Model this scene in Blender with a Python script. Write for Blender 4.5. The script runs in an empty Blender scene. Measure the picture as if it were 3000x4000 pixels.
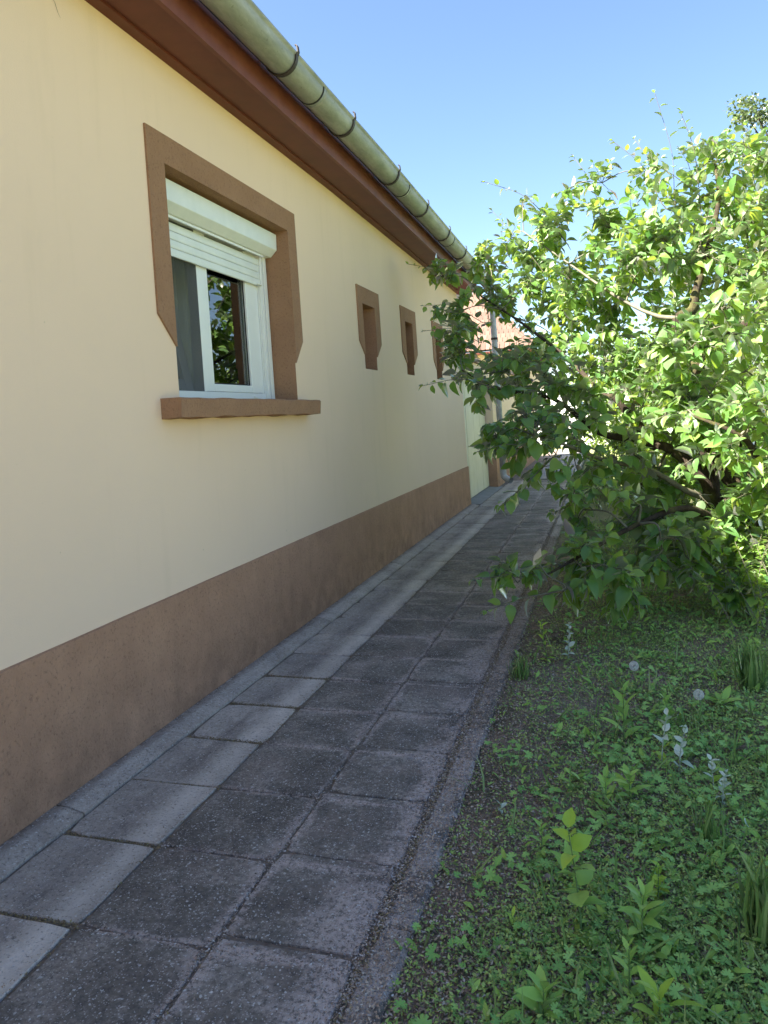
import bpy, math, random
import numpy as np
from mathutils import Vector, Matrix

SC = bpy.context.scene
COL = SC.collection
R = math.radians
random.seed(11)
RNG = np.random.default_rng(11)

# ------------------------------------------------------------------ camera
cam = bpy.data.cameras.new('camera')
cam.sensor_fit = 'VERTICAL'
cam.sensor_height = 36.0
cam.lens = 27.0
cam.shift_y = -0.07615
cam.clip_start = 0.05
cam.clip_end = 800
CAMO = bpy.data.objects.new('camera', cam)
COL.objects.link(CAMO)
r_ = Vector((0.958128, 0.278052, -0.068396))
u_ = Vector((0.060866, 0.035635, 0.997510))
f_ = Vector((-0.279797, 0.959905, -0.017219))
CAMP = Vector((0, 0, 1.27))
CAMO.matrix_world = Matrix(((r_.x, u_.x, -f_.x, 0), (r_.y, u_.y, -f_.y, 0), (r_.z, u_.z, -f_.z, 1.27), (0, 0, 0, 1)))
SC.camera = CAMO

# ------------------------------------------------------------------ sky + sun
SUN = Vector((-0.56, -0.36, 0.76)).normalized()
W = bpy.data.worlds.new('World')
SC.world = W
W.use_nodes = True
nt = W.node_tree
nt.nodes.clear()
sky = nt.nodes.new('ShaderNodeTexSky')
sky.sky_type = 'NISHITA'
sky.sun_disc = False
sky.sun_elevation = math.asin(SUN.z)
sky.sun_rotation = math.atan2(SUN.x, SUN.y)
sky.altitude = 100
sky.air_density = 1.0
sky.dust_density = 0.6
sky.ozone_density = 5.0
bg = nt.nodes.new('ShaderNodeBackground')
bg.inputs['Strength'].default_value = 0.05
wo = nt.nodes.new('ShaderNodeOutputWorld')
nt.links.new(sky.outputs[0], bg.inputs[0])
nt.links.new(bg.outputs[0], wo.inputs[0])
sl = bpy.data.lights.new('sun', 'SUN')
sl.energy = 5.0
sl.angle = R(0.5)
sl.color = (1.0, 0.95, 0.86)
SO = bpy.data.objects.new('sun', sl)
COL.objects.link(SO)
SO.location = (-20, -12, 25)
SO.rotation_euler = SUN.to_track_quat('Z', 'Y').to_euler()
vs = SC.view_settings
vs.view_transform = 'Standard'
vs.look = 'None'
vs.gamma = 1
vs.use_curve_mapping = False
vs.exposure = 2.75
vs.use_white_balance = True          # the camera's own white balance, set for open shade
vs.white_balance_temperature = 6900
vs.white_balance_tint = 10
SC.cycles.max_bounces = 8
SC.cycles.transparent_max_bounces = 16

# ------------------------------------------------------------------ helpers
def tag(o, label=None, cat=None, group=None, kind=None):
    if label: o['label'] = label
    if cat: o['category'] = cat
    if group: o['group'] = group
    if kind: o['kind'] = kind
    return o

def empty(name, loc=(0, 0, 0), rz=0.0, parent=None):
    o = bpy.data.objects.new(name, None)
    o.empty_display_size = 0.1
    COL.objects.link(o)
    o.location = loc
    o.rotation_euler = (0, 0, rz)
    if parent: o.parent = parent
    return o

def link(name, me, parent=None, mat=None):
    if mat is not None and not me.materials: me.materials.append(mat)
    o = bpy.data.objects.new(name, me)
    COL.objects.link(o)
    if parent: o.parent = parent
    return o

def np_mesh(name, V, F, smooth=False):
    V = np.asarray(V, np.float32).reshape(-1, 3)
    F = np.asarray(F, np.int32)
    me = bpy.data.meshes.new(name)
    n, k = F.shape
    me.vertices.add(len(V)); me.vertices.foreach_set('co', V.ravel())
    me.loops.add(n * k); me.loops.foreach_set('vertex_index', F.ravel())
    me.polygons.add(n)
    me.polygons.foreach_set('loop_start', np.arange(n, dtype=np.int32) * k)
    me.polygons.foreach_set('loop_total', np.full(n, k, np.int32))
    if smooth: me.polygons.foreach_set('use_smooth', np.ones(n, bool))
    me.update(calc_edges=True)
    me.validate()
    return me

class MB:
    def __init__(s): s.v = []; s.f = []
    def add(s, V, F):
        o = len(s.v); s.v += [tuple(p) for p in V]; s.f += [tuple(i + o for i in f) for f in F]
        return s
    def box(s, x0, x1, y0, y1, z0, z1):
        V = [(x, y, z) for z in (z0, z1) for y in (y0, y1) for x in (x0, x1)]
        return s.add(V, [(0, 2, 3, 1), (4, 5, 7, 6), (0, 1, 5, 4), (2, 6, 7, 3), (0, 4, 6, 2), (1, 3, 7, 5)])
    def extrude_x(s, poly, x0, x1):       # poly: (y,z) list
        n = len(poly)
        V = [(x0, a, b) for a, b in poly] + [(x1, a, b) for a, b in poly]
        F = [tuple(range(n)), tuple(range(2 * n - 1, n - 1, -1))] + [(i, (i + 1) % n, (i + 1) % n + n, i + n) for i in range(n)]
        return s.add(V, F)
    def sweep_y(s, prof, ys, dz=None):     # prof: closed list of (x,z); ys stations, dz offset per station
        n = len(prof); dz = dz or [0] * len(ys)
        V = [(a, y, b + d) for y, d in zip(ys, dz) for a, b in prof]
        F = []
        for j in range(len(ys) - 1):
            for i in range(n):
                F.append((j * n + i, j * n + (i + 1) % n, (j + 1) * n + (i + 1) % n, (j + 1) * n + i))
        F += [tuple(range(n - 1, -1, -1)), tuple((len(ys) - 1) * n + i for i in range(n))]
        return s.add(V, F)
    def tube(s, pts, rad, k=8, cap=True):
        pts = [Vector(p) for p in pts]
        n = len(pts)
        if not hasattr(rad, '__len__'): rad = [rad] * n
        V = []
        a = None
        for i, p in enumerate(pts):
            d = (pts[min(i + 1, n - 1)] - pts[max(i - 1, 0)])
            if d.length < 1e-9: d = Vector((0, 0, 1))
            d.normalize()
            if a is None:
                a = d.orthogonal().normalized()
            else:
                a = (a - d * a.dot(d))
                a = a.normalized() if a.length > 1e-6 else d.orthogonal().normalized()
            b = d.cross(a)
            for q in range(k):
                t = 2 * math.pi * q / k
                V.append(p + (a * math.cos(t) + b * math.sin(t)) * rad[i])
        F = [(i * k + q, i * k + (q + 1) % k, (i + 1) * k + (q + 1) % k, (i + 1) * k + q) for i in range(n - 1) for q in range(k)]
        if cap: F += [tuple(range(k - 1, -1, -1)), tuple((n - 1) * k + q for q in range(k))]
        return s.add(V, F)
    def mesh(s, name, smooth=False):
        me = bpy.data.meshes.new(name)
        me.from_pydata([tuple(p) for p in s.v], [], s.f)
        if smooth:
            me.polygons.foreach_set('use_smooth', [True] * len(me.polygons))
        me.update()
        return me
    def build(s, name, mat, parent=None, smooth=False, bevel=0, loc=None):
        o = link(name, s.mesh(name, smooth), parent, mat)
        if loc: o.location = loc
        if bevel:
            m = o.modifiers.new('bevel', 'BEVEL'); m.width = bevel; m.segments = 2; m.limit_method = 'ANGLE'; m.angle_limit = R(40)
        return o

# ------------------------------------------------------------------ materials
def newmat(name):
    m = bpy.data.materials.new(name); m.use_nodes = True
    return m, m.node_tree, m.node_tree.nodes, m.node_tree.links, m.node_tree.nodes['Principled BSDF']

def noise(N, L, scale, detail=6, rough=0.6, coord=None, dim='3D'):
    n = N.new('ShaderNodeTexNoise'); n.inputs['Scale'].default_value = scale
    n.inputs['Detail'].default_value = detail; n.inputs['Roughness'].default_value = rough
    if coord is not None: L.new(coord, n.inputs['Vector'])
    return n.outputs['Fac']

def ramp(N, L, fac, stops):
    r = N.new('ShaderNodeValToRGB'); L.new(fac, r.inputs[0])
    el = r.color_ramp.elements
    while len(el) < len(stops): el.new(0.5)
    for e, (p, c) in zip(el, stops):
        e.position = p; e.color = (*c, 1) if len(c) == 3 else c
    return r.outputs[0]

def mixc(N, L, fac, a, b, mode='MIX'):
    m = N.new('ShaderNodeMix'); m.data_type = 'RGBA'; m.blend_type = mode
    if hasattr(fac, 'links'): L.new(fac, m.inputs[0])
    else: m.inputs[0].default_value = fac
    for s, v in ((m.inputs[6], a), (m.inputs[7], b)):
        if hasattr(v, 'links'): L.new(v, s)
        else: s.default_value = (*v, 1)
    return m.outputs[2]

def mth(N, L, op, a, b=None, clamp=False):
    m = N.new('ShaderNodeMath'); m.operation = op; m.use_clamp = clamp
    for s, v in ((m.inputs[0], a), (m.inputs[1], b)):
        if v is None: continue
        if hasattr(v, 'links'): L.new(v, s)
        else: s.default_value = v
    return m.outputs[0]

def bump(N, L, h, strength, dist, P):
    b = N.new('ShaderNodeBump'); b.inputs['Strength'].default_value = strength; b.inputs['Distance'].default_value = dist
    L.new(h, b.inputs['Height']); L.new(b.outputs[0], P.inputs['Normal'])

def worldpos(N):
    return N.new('ShaderNodeNewGeometry').outputs['Position']

def sep(N, L, v):
    s = N.new('ShaderNodeSeparateXYZ'); L.new(v, s.inputs[0]); return s.outputs

def simple(name, c1, c2, scale=20, rough=0.7, bs=0.0, bscale=80, bd=0.003, metallic=0.0, spec=0.5, detail=6):
    m, t, N, L, P = newmat(name)
    pos = worldpos(N)
    n = noise(N, L, scale, detail, 0.6, pos)
    L.new(ramp(N, L, n, [(0.3, c1), (0.7, c2)]), P.inputs['Base Color'])
    P.inputs['Roughness'].default_value = rough; P.inputs['Metallic'].default_value = metallic
    P.inputs['Specular IOR Level'].default_value = spec
    if bs:
        bump(N, L, noise(N, L, bscale, 4, 0.6, pos), bs, bd, P)
    return m

M = {}
# cream plaster with faint run marks and a few stains
m, t, N, L, P = newmat('cream_plaster'); pos = worldpos(N)
n1 = noise(N, L, 0.9, 3, 0.5, pos)
base = ramp(N, L, n1, [(0.3, (0.78, 0.585, 0.43)), (0.7, (0.82, 0.615, 0.455))])
mp = N.new('ShaderNodeMapping'); mp.inputs['Scale'].default_value = (6, 6, 0.7); L.new(pos, mp.inputs[0])
st = ramp(N, L, noise(N, L, 1.6, 5, 0.6, mp.outputs[0]), [(0.55, (0, 0, 0)), (0.8, (1, 1, 1))])
base = mixc(N, L, mth(N, L, 'MULTIPLY', st, 0.25), base, (0.66, 0.50, 0.34))
sp = ramp(N, L, noise(N, L, 26, 2, 0.5, pos), [(0.755, (0, 0, 0)), (0.785, (1, 1, 1))])
base = mixc(N, L, mth(N, L, 'MULTIPLY', sp, 0.35), base, (0.42, 0.33, 0.2))
L.new(base, P.inputs['Base Color']); P.inputs['Roughness'].default_value = 0.9; P.inputs['Specular IOR Level'].default_value = 0.15
bump(N, L, mth(N, L, 'ADD', noise(N, L, 170, 3, 0.6, pos), mth(N, L, 'MULTIPLY', noise(N, L, 3, 3, 0.5, pos), 3.0)), 0.25, 0.004, P)
M['plaster'] = m

def brownplaster(name, a, b, dirt):
    m, t, N, L, P = newmat(name); pos = worldpos(N)
    base = ramp(N, L, noise(N, L, 5, 6, 0.65, pos), [(0.3, a), (0.7, b)])
    z = sep(N, L, pos)[2]
    # splash dirt and drips towards the foot of the wall
    low = mth(N, L, 'SUBTRACT', 1.0, mth(N, L, 'DIVIDE', z, 0.42), True)
    d = mth(N, L, 'MULTIPLY', low, ramp(N, L, noise(N, L, 7, 7, 0.7, pos), [(0.35, (0, 0, 0)), (0.62, (1, 1, 1))]), True)
    base = mixc(N, L, mth(N, L, 'MULTIPLY', d, dirt), base, (0.075, 0.055, 0.046))
    sp = ramp(N, L, noise(N, L, 75, 6, 0.75, pos), [(0.55, (0, 0, 0)), (0.63, (1, 1, 1))])
    base = mixc(N, L, mth(N, L, 'MULTIPLY', sp, 0.5), base, (0.17, 0.10, 0.07))
    mp2 = N.new('ShaderNodeMapping'); mp2.inputs['Scale'].default_value = (7, 7, 0.8); L.new(pos, mp2.inputs[0])
    drip = ramp(N, L, noise(N, L, 1.5, 6, 0.65, mp2.outputs[0]), [(0.48, (0, 0, 0)), (0.75, (1, 1, 1))])
    base = mixc(N, L, mth(N, L, 'MULTIPLY', drip, 0.3 * dirt), base, (0.11, 0.075, 0.055))
    L.new(base, P.inputs['Base Color']); P.inputs['Roughness'].default_value = 0.95; P.inputs['Specular IOR Level'].default_value = 0.12
    mp = N.new('ShaderNodeMapping'); mp.inputs['Scale'].default_value = (1, 1, 0.45); L.new(pos, mp.inputs[0])
    bump(N, L, noise(N, L, 120, 5, 0.7, mp.outputs[0]), 1.0, 0.012, P)
    return m
M['plinth'] = brownplaster('brown_plinth_render', (0.45, 0.255, 0.165), (0.54, 0.315, 0.205), 0.45)
M['surround'] = brownplaster('brown_surround_render', (0.36, 0.20, 0.12), (0.42, 0.24, 0.145), 0.0)
M['soffit'] = simple('red_brown_soffit_paint', (0.105, 0.022, 0.012), (0.145, 0.032, 0.018), 6, 0.55, 0.15, 30, 0.002)
M['fascia'] = simple('red_brown_fascia_paint', (0.125, 0.03, 0.019), (0.19, 0.055, 0.037), 7, 0.5, 0.2, 25, 0.002)
M['white'] = simple('white_upvc', (0.76, 0.78, 0.76), (0.82, 0.83, 0.81), 4, 0.35)
M['shutter'] = simple('white_aluminium_slats', (0.70, 0.73, 0.69), (0.78, 0.80, 0.76), 9, 0.4)
M['darkgap'] = simple('dark_gap', (0.012, 0.011, 0.01), (0.02, 0.018, 0.016), 8, 0.9)
M['grey_sash'] = simple('grey_white_sash', (0.76, 0.77, 0.77), (0.80, 0.81, 0.81), 4, 0.4)
M['room'] = simple('room_wall', (0.35, 0.29, 0.25), (0.38, 0.32, 0.28), 3, 0.9)
M['curtain'] = simple('thin_curtain', (0.62, 0.62, 0.60), (0.70, 0.70, 0.68), 12, 0.9)
M['houseplant'] = simple('dark_houseplant', (0.03, 0.05, 0.02), (0.05, 0.08, 0.03), 8, 0.5)
M['pot'] = simple('clay_pot', (0.2, 0.1, 0.06), (0.25, 0.13, 0.08), 12, 0.8)

# weathered zinc gutter with a green film
m, t, N, L, P = newmat('weathered_zinc'); pos = worldpos(N)
mp = N.new('ShaderNodeMapping'); mp.inputs['Scale'].default_value = (1, 0.25, 1); L.new(pos, mp.inputs[0])
c = ramp(N, L, noise(N, L, 14, 8, 0.7, mp.outputs[0]), [(0.3, (0.19, 0.205, 0.18)), (0.52, (0.29, 0.30, 0.265)), (0.75, (0.42, 0.425, 0.39))])
sp = ramp(N, L, noise(N, L, 45, 3, 0.6, pos), [(0.66, (0, 0, 0)), (0.72, (1, 1, 1))])
c = mixc(N, L, mth(N, L, 'MULTIPLY', sp, 0.5), c, (0.10, 0.10, 0.07))
L.new(c, P.inputs['Base Color']); P.inputs['Roughness'].default_value = 0.55; P.inputs['Metallic'].default_value = 0.25
bump(N, L, noise(N, L, 40, 5, 0.6, pos), 0.15, 0.003, P)
M['zinc'] = m
M['pipe'] = simple('galvanised_pipe', (0.34, 0.34, 0.35), (0.56, 0.56, 0.56), 22, 0.5, 0.1, 50, 0.002, 0.15)
M['iron'] = simple('dark_iron_bracket', (0.025, 0.018, 0.016), (0.05, 0.035, 0.03), 30, 0.6)
M['gate'] = simple('pale_cream_gate_paint', (0.56, 0.52, 0.38), (0.64, 0.60, 0.46), 5, 0.6, 0.2, 40, 0.002)
M['whitewood'] = simple('white_painted_boards', (0.74, 0.74, 0.72), (0.82, 0.82, 0.8), 5, 0.6)
M['rooftile'] = None

def glassmat(name, tint, refl):
    m = bpy.data.materials.new(name); m.use_nodes = True
    N = m.node_tree.nodes; L = m.node_tree.links; N.clear()
    o = N.new('ShaderNodeOutputMaterial'); tr = N.new('ShaderNodeBsdfTransparent'); tr.inputs[0].default_value = (*tint, 1)
    g = N.new('ShaderNodeBsdfGlossy'); g.inputs['Roughness'].default_value = 0.01
    fr = N.new('ShaderNodeFresnel'); fr.inputs[0].default_value = 1.5
    k = mth(N, L, 'MULTIPLY', fr.outputs[0], refl, True)
    mx = N.new('ShaderNodeMixShader'); L.new(k, mx.inputs[0]); L.new(tr.outputs[0], mx.inputs[1]); L.new(g.outputs[0], mx.inputs[2]); L.new(mx.outputs[0], o.inputs[0])
    return m
M['glass'] = glassmat('window_glass', (0.85, 0.88, 0.87), 2.0)
# grey fly screen, fine mesh seen from afar as a veil
m = bpy.data.materials.new('fly_screen'); m.use_nodes = True
N = m.node_tree.nodes; L = m.node_tree.links; N.clear()
o_ = N.new('ShaderNodeOutputMaterial'); tr = N.new('ShaderNodeBsdfTransparent'); df = N.new('ShaderNodeBsdfDiffuse'); df.inputs[0].default_value = (0.08, 0.085, 0.085, 1)
mx = N.new('ShaderNodeMixShader'); mx.inputs[0].default_value = 0.42
L.new(tr.outputs[0], mx.inputs[1]); L.new(df.outputs[0], mx.inputs[2]); L.new(mx.outputs[0], o_.inputs[0])
M['screen'] = m

# concrete slabs
def slabmat(name, light):
    m, t, N, L, P = newmat(name); pos = worldpos(N)
    oi = N.new('ShaderNodeObjectInfo')
    coarse = noise(N, L, 4, 8, 0.7, pos)
    fine = noise(N, L, 60, 6, 0.75, pos)
    mix = mth(N, L, 'ADD', mth(N, L, 'MULTIPLY', coarse, .55), mth(N, L, 'MULTIPLY', fine, .45))
    if light == 2:
        base = ramp(N, L, mix, [(0.34, (0.28, 0.225, 0.19)), (0.62, (0.58, 0.49, 0.43))])
        wl = mth(N, L, 'SUBTRACT', 1.0, mth(N, L, 'DIVIDE', mth(N, L, 'ABSOLUTE', mth(N, L, 'ADD', sep(N, L, pos)[0], 1.91)), .05), True)
        base = mixc(N, L, mth(N, L, 'MULTIPLY', wl, ramp(N, L, noise(N, L, 30, 8, .75, pos), [(.4, (.2, .2, .2)), (.56, (1, 1, 1))])), base, (0.16, 0.10, 0.07))
    elif light:
        base = ramp(N, L, mix, [(0.36, (0.28, 0.235, 0.205)), (0.62, (0.56, 0.475, 0.415))])
        x = sep(N, L, pos)[0]
        wob = mth(N, L, 'MULTIPLY', mth(N, L, 'SUBTRACT', noise(N, L, 2.2, 8, 0.7, pos), 0.5), 0.11)
        xx = mth(N, L, 'ADD', x, wob)
        # drip-washed band along the outer edge, algae-dark band inside it
        band = mth(N, L, 'SUBTRACT', 1.0, mth(N, L, 'DIVIDE', mth(N, L, 'ABSOLUTE', mth(N, L, 'ADD', xx, 1.50)), 0.075), True)
        dark = mth(N, L, 'SUBTRACT', 1.0, mth(N, L, 'DIVIDE', mth(N, L, 'ABSOLUTE', mth(N, L, 'ADD', xx, 1.625)), 0.10), True)
        mpk = N.new('ShaderNodeMapping'); mpk.inputs['Scale'].default_value = (1, .3, 1); L.new(pos, mpk.inputs[0])
        dk = mth(N, L, 'MULTIPLY', dark, ramp(N, L, noise(N, L, 13, 9, 0.78, mpk.outputs[0]), [(0.36, (0, 0, 0)), (0.62, (.8, .8, .8))]))
        base = mixc(N, L, mth(N, L, 'MULTIPLY', dk, 1.1, True), base, (0.17, 0.145, 0.135))
        bb = mth(N, L, 'MULTIPLY', band, ramp(N, L, noise(N, L, 11, 8, 0.75, pos), [(0.3, (.35, .35, .35)), (0.6, (1, 1, 1))]))
        base = mixc(N, L, mth(N, L, 'MULTIPLY', bb, 0.95), base, (0.66, 0.58, 0.52))
    else:
        base = ramp(N, L, mix, [(0.38, (0.105, 0.087, 0.075)), (0.5, (0.19, 0.16, 0.138)), (0.6, (0.36, 0.305, 0.265))])
        br = ramp(N, L, noise(N, L, 3.2, 7, 0.7, pos), [(0.5, (0, 0, 0)), (0.66, (1, 1, 1))])
        base = mixc(N, L, mth(N, L, 'MULTIPLY', br, 0.45), base, (0.30, 0.225, 0.195))
    # sandy dirt that has spread out of the joints
    S_ = sep(N, L, pos)
    fy = mth(N, L, 'FRACT', mth(N, L, 'ADD', mth(N, L, 'DIVIDE', mth(N, L, 'SUBTRACT', S_[1], 1.69), 0.3835), 40.5))
    dy = mth(N, L, 'MULTIPLY', mth(N, L, 'ABSOLUTE', mth(N, L, 'SUBTRACT', fy, 0.5)), 0.3835)
    d1 = mth(N, L, 'ABSOLUTE', mth(N, L, 'ADD', S_[0], 1.04))
    d2 = mth(N, L, 'ABSOLUTE', mth(N, L, 'ADD', S_[0], 0.655))
    wide = ramp(N, L, noise(N, L, 2.0, 5, 0.65, pos), [(0.40, (.12, .12, .12)), (0.66, (1, 1, 1))])
    def near(d, w):
        return mth(N, L, 'SUBTRACT', 1.0, mth(N, L, 'DIVIDE', d, mth(N, L, 'MULTIPLY', wide, w)), True)
    dm = mth(N, L, 'MAXIMUM', mth(N, L, 'MAXIMUM', near(d1, .08), near(d2, .30)), near(dy, .05))
    gr_ = ramp(N, L, noise(N, L, 60, 7, 0.8, pos), [(0.40, (0, 0, 0)), (0.52, (1, 1, 1))])
    dm = mth(N, L, 'MULTIPLY', mth(N, L, 'MULTIPLY', dm, 1.5, True), gr_)
    base = mixc(N, L, mth(N, L, 'MULTIPLY', dm, .25 if light else .95), base, (0.50, 0.40, 0.36))
    v = mth(N, L, 'ADD', mth(N, L, 'MULTIPLY', oi.outputs['Random'], 0.22), 0.88)
    hs = N.new('ShaderNodeHueSaturation'); L.new(v, hs.inputs['Value']); L.new(base, hs.inputs['Color'])
    base = hs.outputs[0]
    for sc_, thr, pick, k, col in ((150, .3, .45, .65, (0.52, 0.48, 0.465)), (75, .23, .66, .8, (0.62, 0.59, 0.575)), (34, .15, .80, .7, (0.55, 0.51, 0.49))):
        vo = N.new('ShaderNodeTexVoronoi'); vo.inputs['Scale'].default_value = sc_; vo.inputs['Randomness'].default_value = 1.0
        wv = N.new('ShaderNodeVectorMath'); wv.operation = 'ADD'
        nz = N.new('ShaderNodeTexNoise'); nz.inputs['Scale'].default_value = sc_ * 1.3; L.new(pos, nz.inputs['Vector'])
        sc2 = N.new('ShaderNodeVectorMath'); sc2.operation = 'SCALE'; sc2.inputs['Scale'].default_value = .9 / sc_; L.new(nz.outputs['Color'], sc2.inputs[0])
        L.new(pos, wv.inputs[0]); L.new(sc2.outputs[0], wv.inputs[1]); L.new(wv.outputs[0], vo.inputs['Vector'])
        spk = mth(N, L, 'LESS_THAN', vo.outputs['Distance'], thr)
        rnd = mth(N, L, 'GREATER_THAN', sep(N, L, vo.outputs['Color'])[0], pick)
        base = mixc(N, L, mth(N, L, 'MULTIPLY', mth(N, L, 'MULTIPLY', spk, rnd), k), base, col)
    pit = ramp(N, L, noise(N, L, 85, 5, 0.75, pos), [(0.55, (0, 0, 0)), (0.63, (1, 1, 1))])
    base = mixc(N, L, mth(N, L, 'MULTIPLY', pit, 0.6), base, (0.06, 0.052, 0.05))
    lic = ramp(N, L, noise(N, L, 16, 6, 0.7, pos), [(0.66, (0, 0, 0)), (0.71, (1, 1, 1))])
    base = mixc(N, L, mth(N, L, 'MULTIPLY', lic, 0.5), base, (0.38, 0.345, 0.33))
    L.new(base, P.inputs['Base Color']); P.inputs['Roughness'].default_value = 0.9; P.inputs['Specular IOR Level'].default_value = 0.25
    bump(N, L, mth(N, L, 'ADD', noise(N, L, 110, 5, 0.75, pos), noise(N, L, 14, 6, 0.65, pos)), 0.9, 0.008, P)
    return m
M['strip'] = slabmat('concrete_strip', 2)
M['slab_light'] = slabmat('light_concrete_slab', True)
M['slab_dark'] = slabmat('dark_concrete_slab', False)
M['kerb'] = slabmat('kerb_concrete', False)
M['slab_far'] = simple('pale_concrete', (0.19, 0.18, 0.18), (0.27, 0.26, 0.26), 4, 0.85, 0.4, 60, 0.004)
M['joint'] = simple('joint_soil', (0.11, 0.083, 0.066), (0.24, 0.19, 0.155), 25, 1.0, 0.8, 90, 0.01)

def islandmat(name, stops, rough=0.8, trans=None, tw=0.35, gloss=0.0, back=None, grough=0.35, spots=0.0, nb=0.0):
    """leaf-like stuff: colour varies per piece; optional translucency and sheen"""
    m = bpy.data.materials.new(name); m.use_nodes = True
    N = m.node_tree.nodes; L = m.node_tree.links; N.clear()
    o = N.new('ShaderNodeOutputMaterial')
    g = N.new('ShaderNodeNewGeometry'); oi = N.new('ShaderNodeObjectInfo')
    rnd = mth(N, L, 'FRACT', mth(N, L, 'ADD', g.outputs['Random Per Island'], oi.outputs['Random']))
    c = ramp(N, L, rnd, stops)
    pos = g.outputs['Position']
    if spots:
        c = mixc(N, L, mth(N, L, 'MULTIPLY', ramp(N, L, noise(N, L, 60, 4, 0.6, pos), [(0.45, (0, 0, 0)), (0.65, (1, 1, 1))]), spots), c, tuple(v * 0.55 for v in stops[0][1]))
    if back: c = mixc(N, L, mth(N, L, 'MULTIPLY', g.outputs['Backfacing'], 0.75), c, back)
    df = N.new('ShaderNodeBsdfDiffuse'); L.new(c, df.inputs[0])
    nrm = None
    if nb:
        b = N.new('ShaderNodeBump'); b.inputs['Strength'].default_value = nb; b.inputs['Distance'].default_value = 0.004
        L.new(noise(N, L, 70, 2, 0.5, pos), b.inputs['Height']); nrm = b.outputs[0]; L.new(nrm, df.inputs['Normal'])
    out = df.outputs[0]
    if trans:
        tl = N.new('ShaderNodeBsdfTranslucent')
        L.new(mixc(N, L, rnd, trans[0], trans[1]), tl.inputs[0])
        mx = N.new('ShaderNodeMixShader'); mx.inputs[0].default_value = tw
        L.new(out, mx.inputs[1]); L.new(tl.outputs[0], mx.inputs[2]); out = mx.outputs[0]
    if gloss:
        gl = N.new('ShaderNodeBsdfGlossy'); gl.inputs['Roughness'].default_value = grough
        if nrm is not None: L.new(nrm, gl.inputs['Normal'])
        fr = N.new('ShaderNodeFresnel'); fr.inputs[0].default_value = 1.42
        mx = N.new('ShaderNodeMixShader'); L.new(mth(N, L, 'MULTIPLY', fr.outputs[0], gloss, True), mx.inputs[0])
        L.new(out, mx.inputs[1]); L.new(gl.outputs[0], mx.inputs[2]); out = mx.outputs[0]
    L.new(out, o.inputs[0])
    return m
GREEN = [(0.0, (0.06, 0.165, 0.045)), (0.5, (0.105, 0.24, 0.055)), (0.85, (0.15, 0.29, 0.05)), (1.0, (0.17, 0.28, 0.055))]
M['leaf'] = islandmat('quince_leaf', GREEN, trans=((0.32, 0.52, 0.05), (0.55, 0.66, 0.08)), tw=0.5, gloss=1.0, back=(0.20, 0.29, 0.15), grough=0.45, nb=0.5)
M['bushleaf'] = islandmat('bush_leaf', [(0, (0.07, 0.15, 0.025)), (0.6, (0.12, 0.23, 0.04)), (1, (0.20, 0.30, 0.06))], trans=((0.34, 0.52, 0.05), (0.55, 0.66, 0.08)), tw=0.5, gloss=0.8)
M['farleaf'] = islandmat('distant_leaf', [(0, (0.05, 0.085, 0.035)), (1, (0.085, 0.13, 0.05))], trans=((0.12, 0.18, 0.05), (0.16, 0.22, 0.06)), tw=0.3, gloss=0.6)
M['weed'] = islandmat('weed_leaf', [(0, (0.26, 0.44, 0.09)), (0.6, (0.33, 0.54, 0.11)), (1, (0.42, 0.60, 0.13))], trans=((0.13, 0.3, 0.05), (0.22, 0.38, 0.06)), tw=0.3, gloss=0.6)
M['yweed'] = islandmat('young_yellow_green_leaf', [(0, (0.30, 0.47, 0.06)), (1, (0.46, 0.60, 0.08))], trans=((0.25, 0.4, 0.05), (0.35, 0.45, 0.06)), tw=0.3, gloss=0.5)
M['geran'] = islandmat('cranesbill_leaf', [(0, (0.20, 0.40, 0.10)), (0.6, (0.27, 0.49, 0.125)), (1, (0.35, 0.56, 0.15))], trans=((0.1, 0.28, 0.07), (0.16, 0.34, 0.08)), tw=0.25, gloss=0.5)
M['silver'] = islandmat('silver_felted_leaf', [(0, (0.40, 0.49, 0.36)), (1, (0.66, 0.70, 0.58))], trans=((0.2, 0.3, 0.15), (0.3, 0.4, 0.2)), tw=0.2)
M['cover'] = islandmat('ground_cover_leaf', [(0, (0.20, 0.27, 0.09)), (0.4, (0.30, 0.40, 0.12)), (0.8, (0.38, 0.51, 0.13)), (1, (0.48, 0.54, 0.19))], trans=((0.2, 0.34, 0.08), (0.3, 0.44, 0.1)), tw=0.15, gloss=0.4)
M['grass'] = islandmat('grass_blade', [(0, (0.13, 0.23, 0.06)), (0.6, (0.19, 0.32, 0.09)), (1, (0.30, 0.37, 0.14))], trans=((0.1, 0.22, 0.04), (0.2, 0.3, 0.06)), tw=0.3, gloss=0.4)
M['litter'] = islandmat('leaf_litter', [(0, (0.20, 0.14, 0.10)), (0.5, (0.38, 0.28, 0.21)), (0.85, (0.46, 0.37, 0.29)), (1, (0.58, 0.52, 0.45))])
M['debris'] = islandmat('joint_debris', [(0, (0.12, 0.09, 0.075)), (0.4, (0.29, 0.235, 0.21)), (0.8, (0.40, 0.335, 0.30)), (1, (0.55, 0.51, 0.48))])
M['moss'] = islandmat('joint_moss', [(0, (0.15, 0.115, 0.07)), (0.6, (0.26, 0.19, 0.12)), (1, (0.30, 0.26, 0.12))])
M['deadleaf'] = islandmat('dead_leaf', [(0, (0.14, 0.10, 0.075)), (0.6, (0.24, 0.185, 0.145)), (1, (0.36, 0.32, 0.28))], trans=((0.15, 0.1, 0.06), (0.2, 0.14, 0.09)), tw=0.15, spots=0.5)
M['stem'] = simple('green_stem', (0.09, 0.16, 0.05), (0.14, 0.22, 0.07), 30, 0.6)
M['silverstem'] = simple('felted_stem', (0.30, 0.36, 0.28), (0.42, 0.47, 0.38), 30, 0.8)
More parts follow.
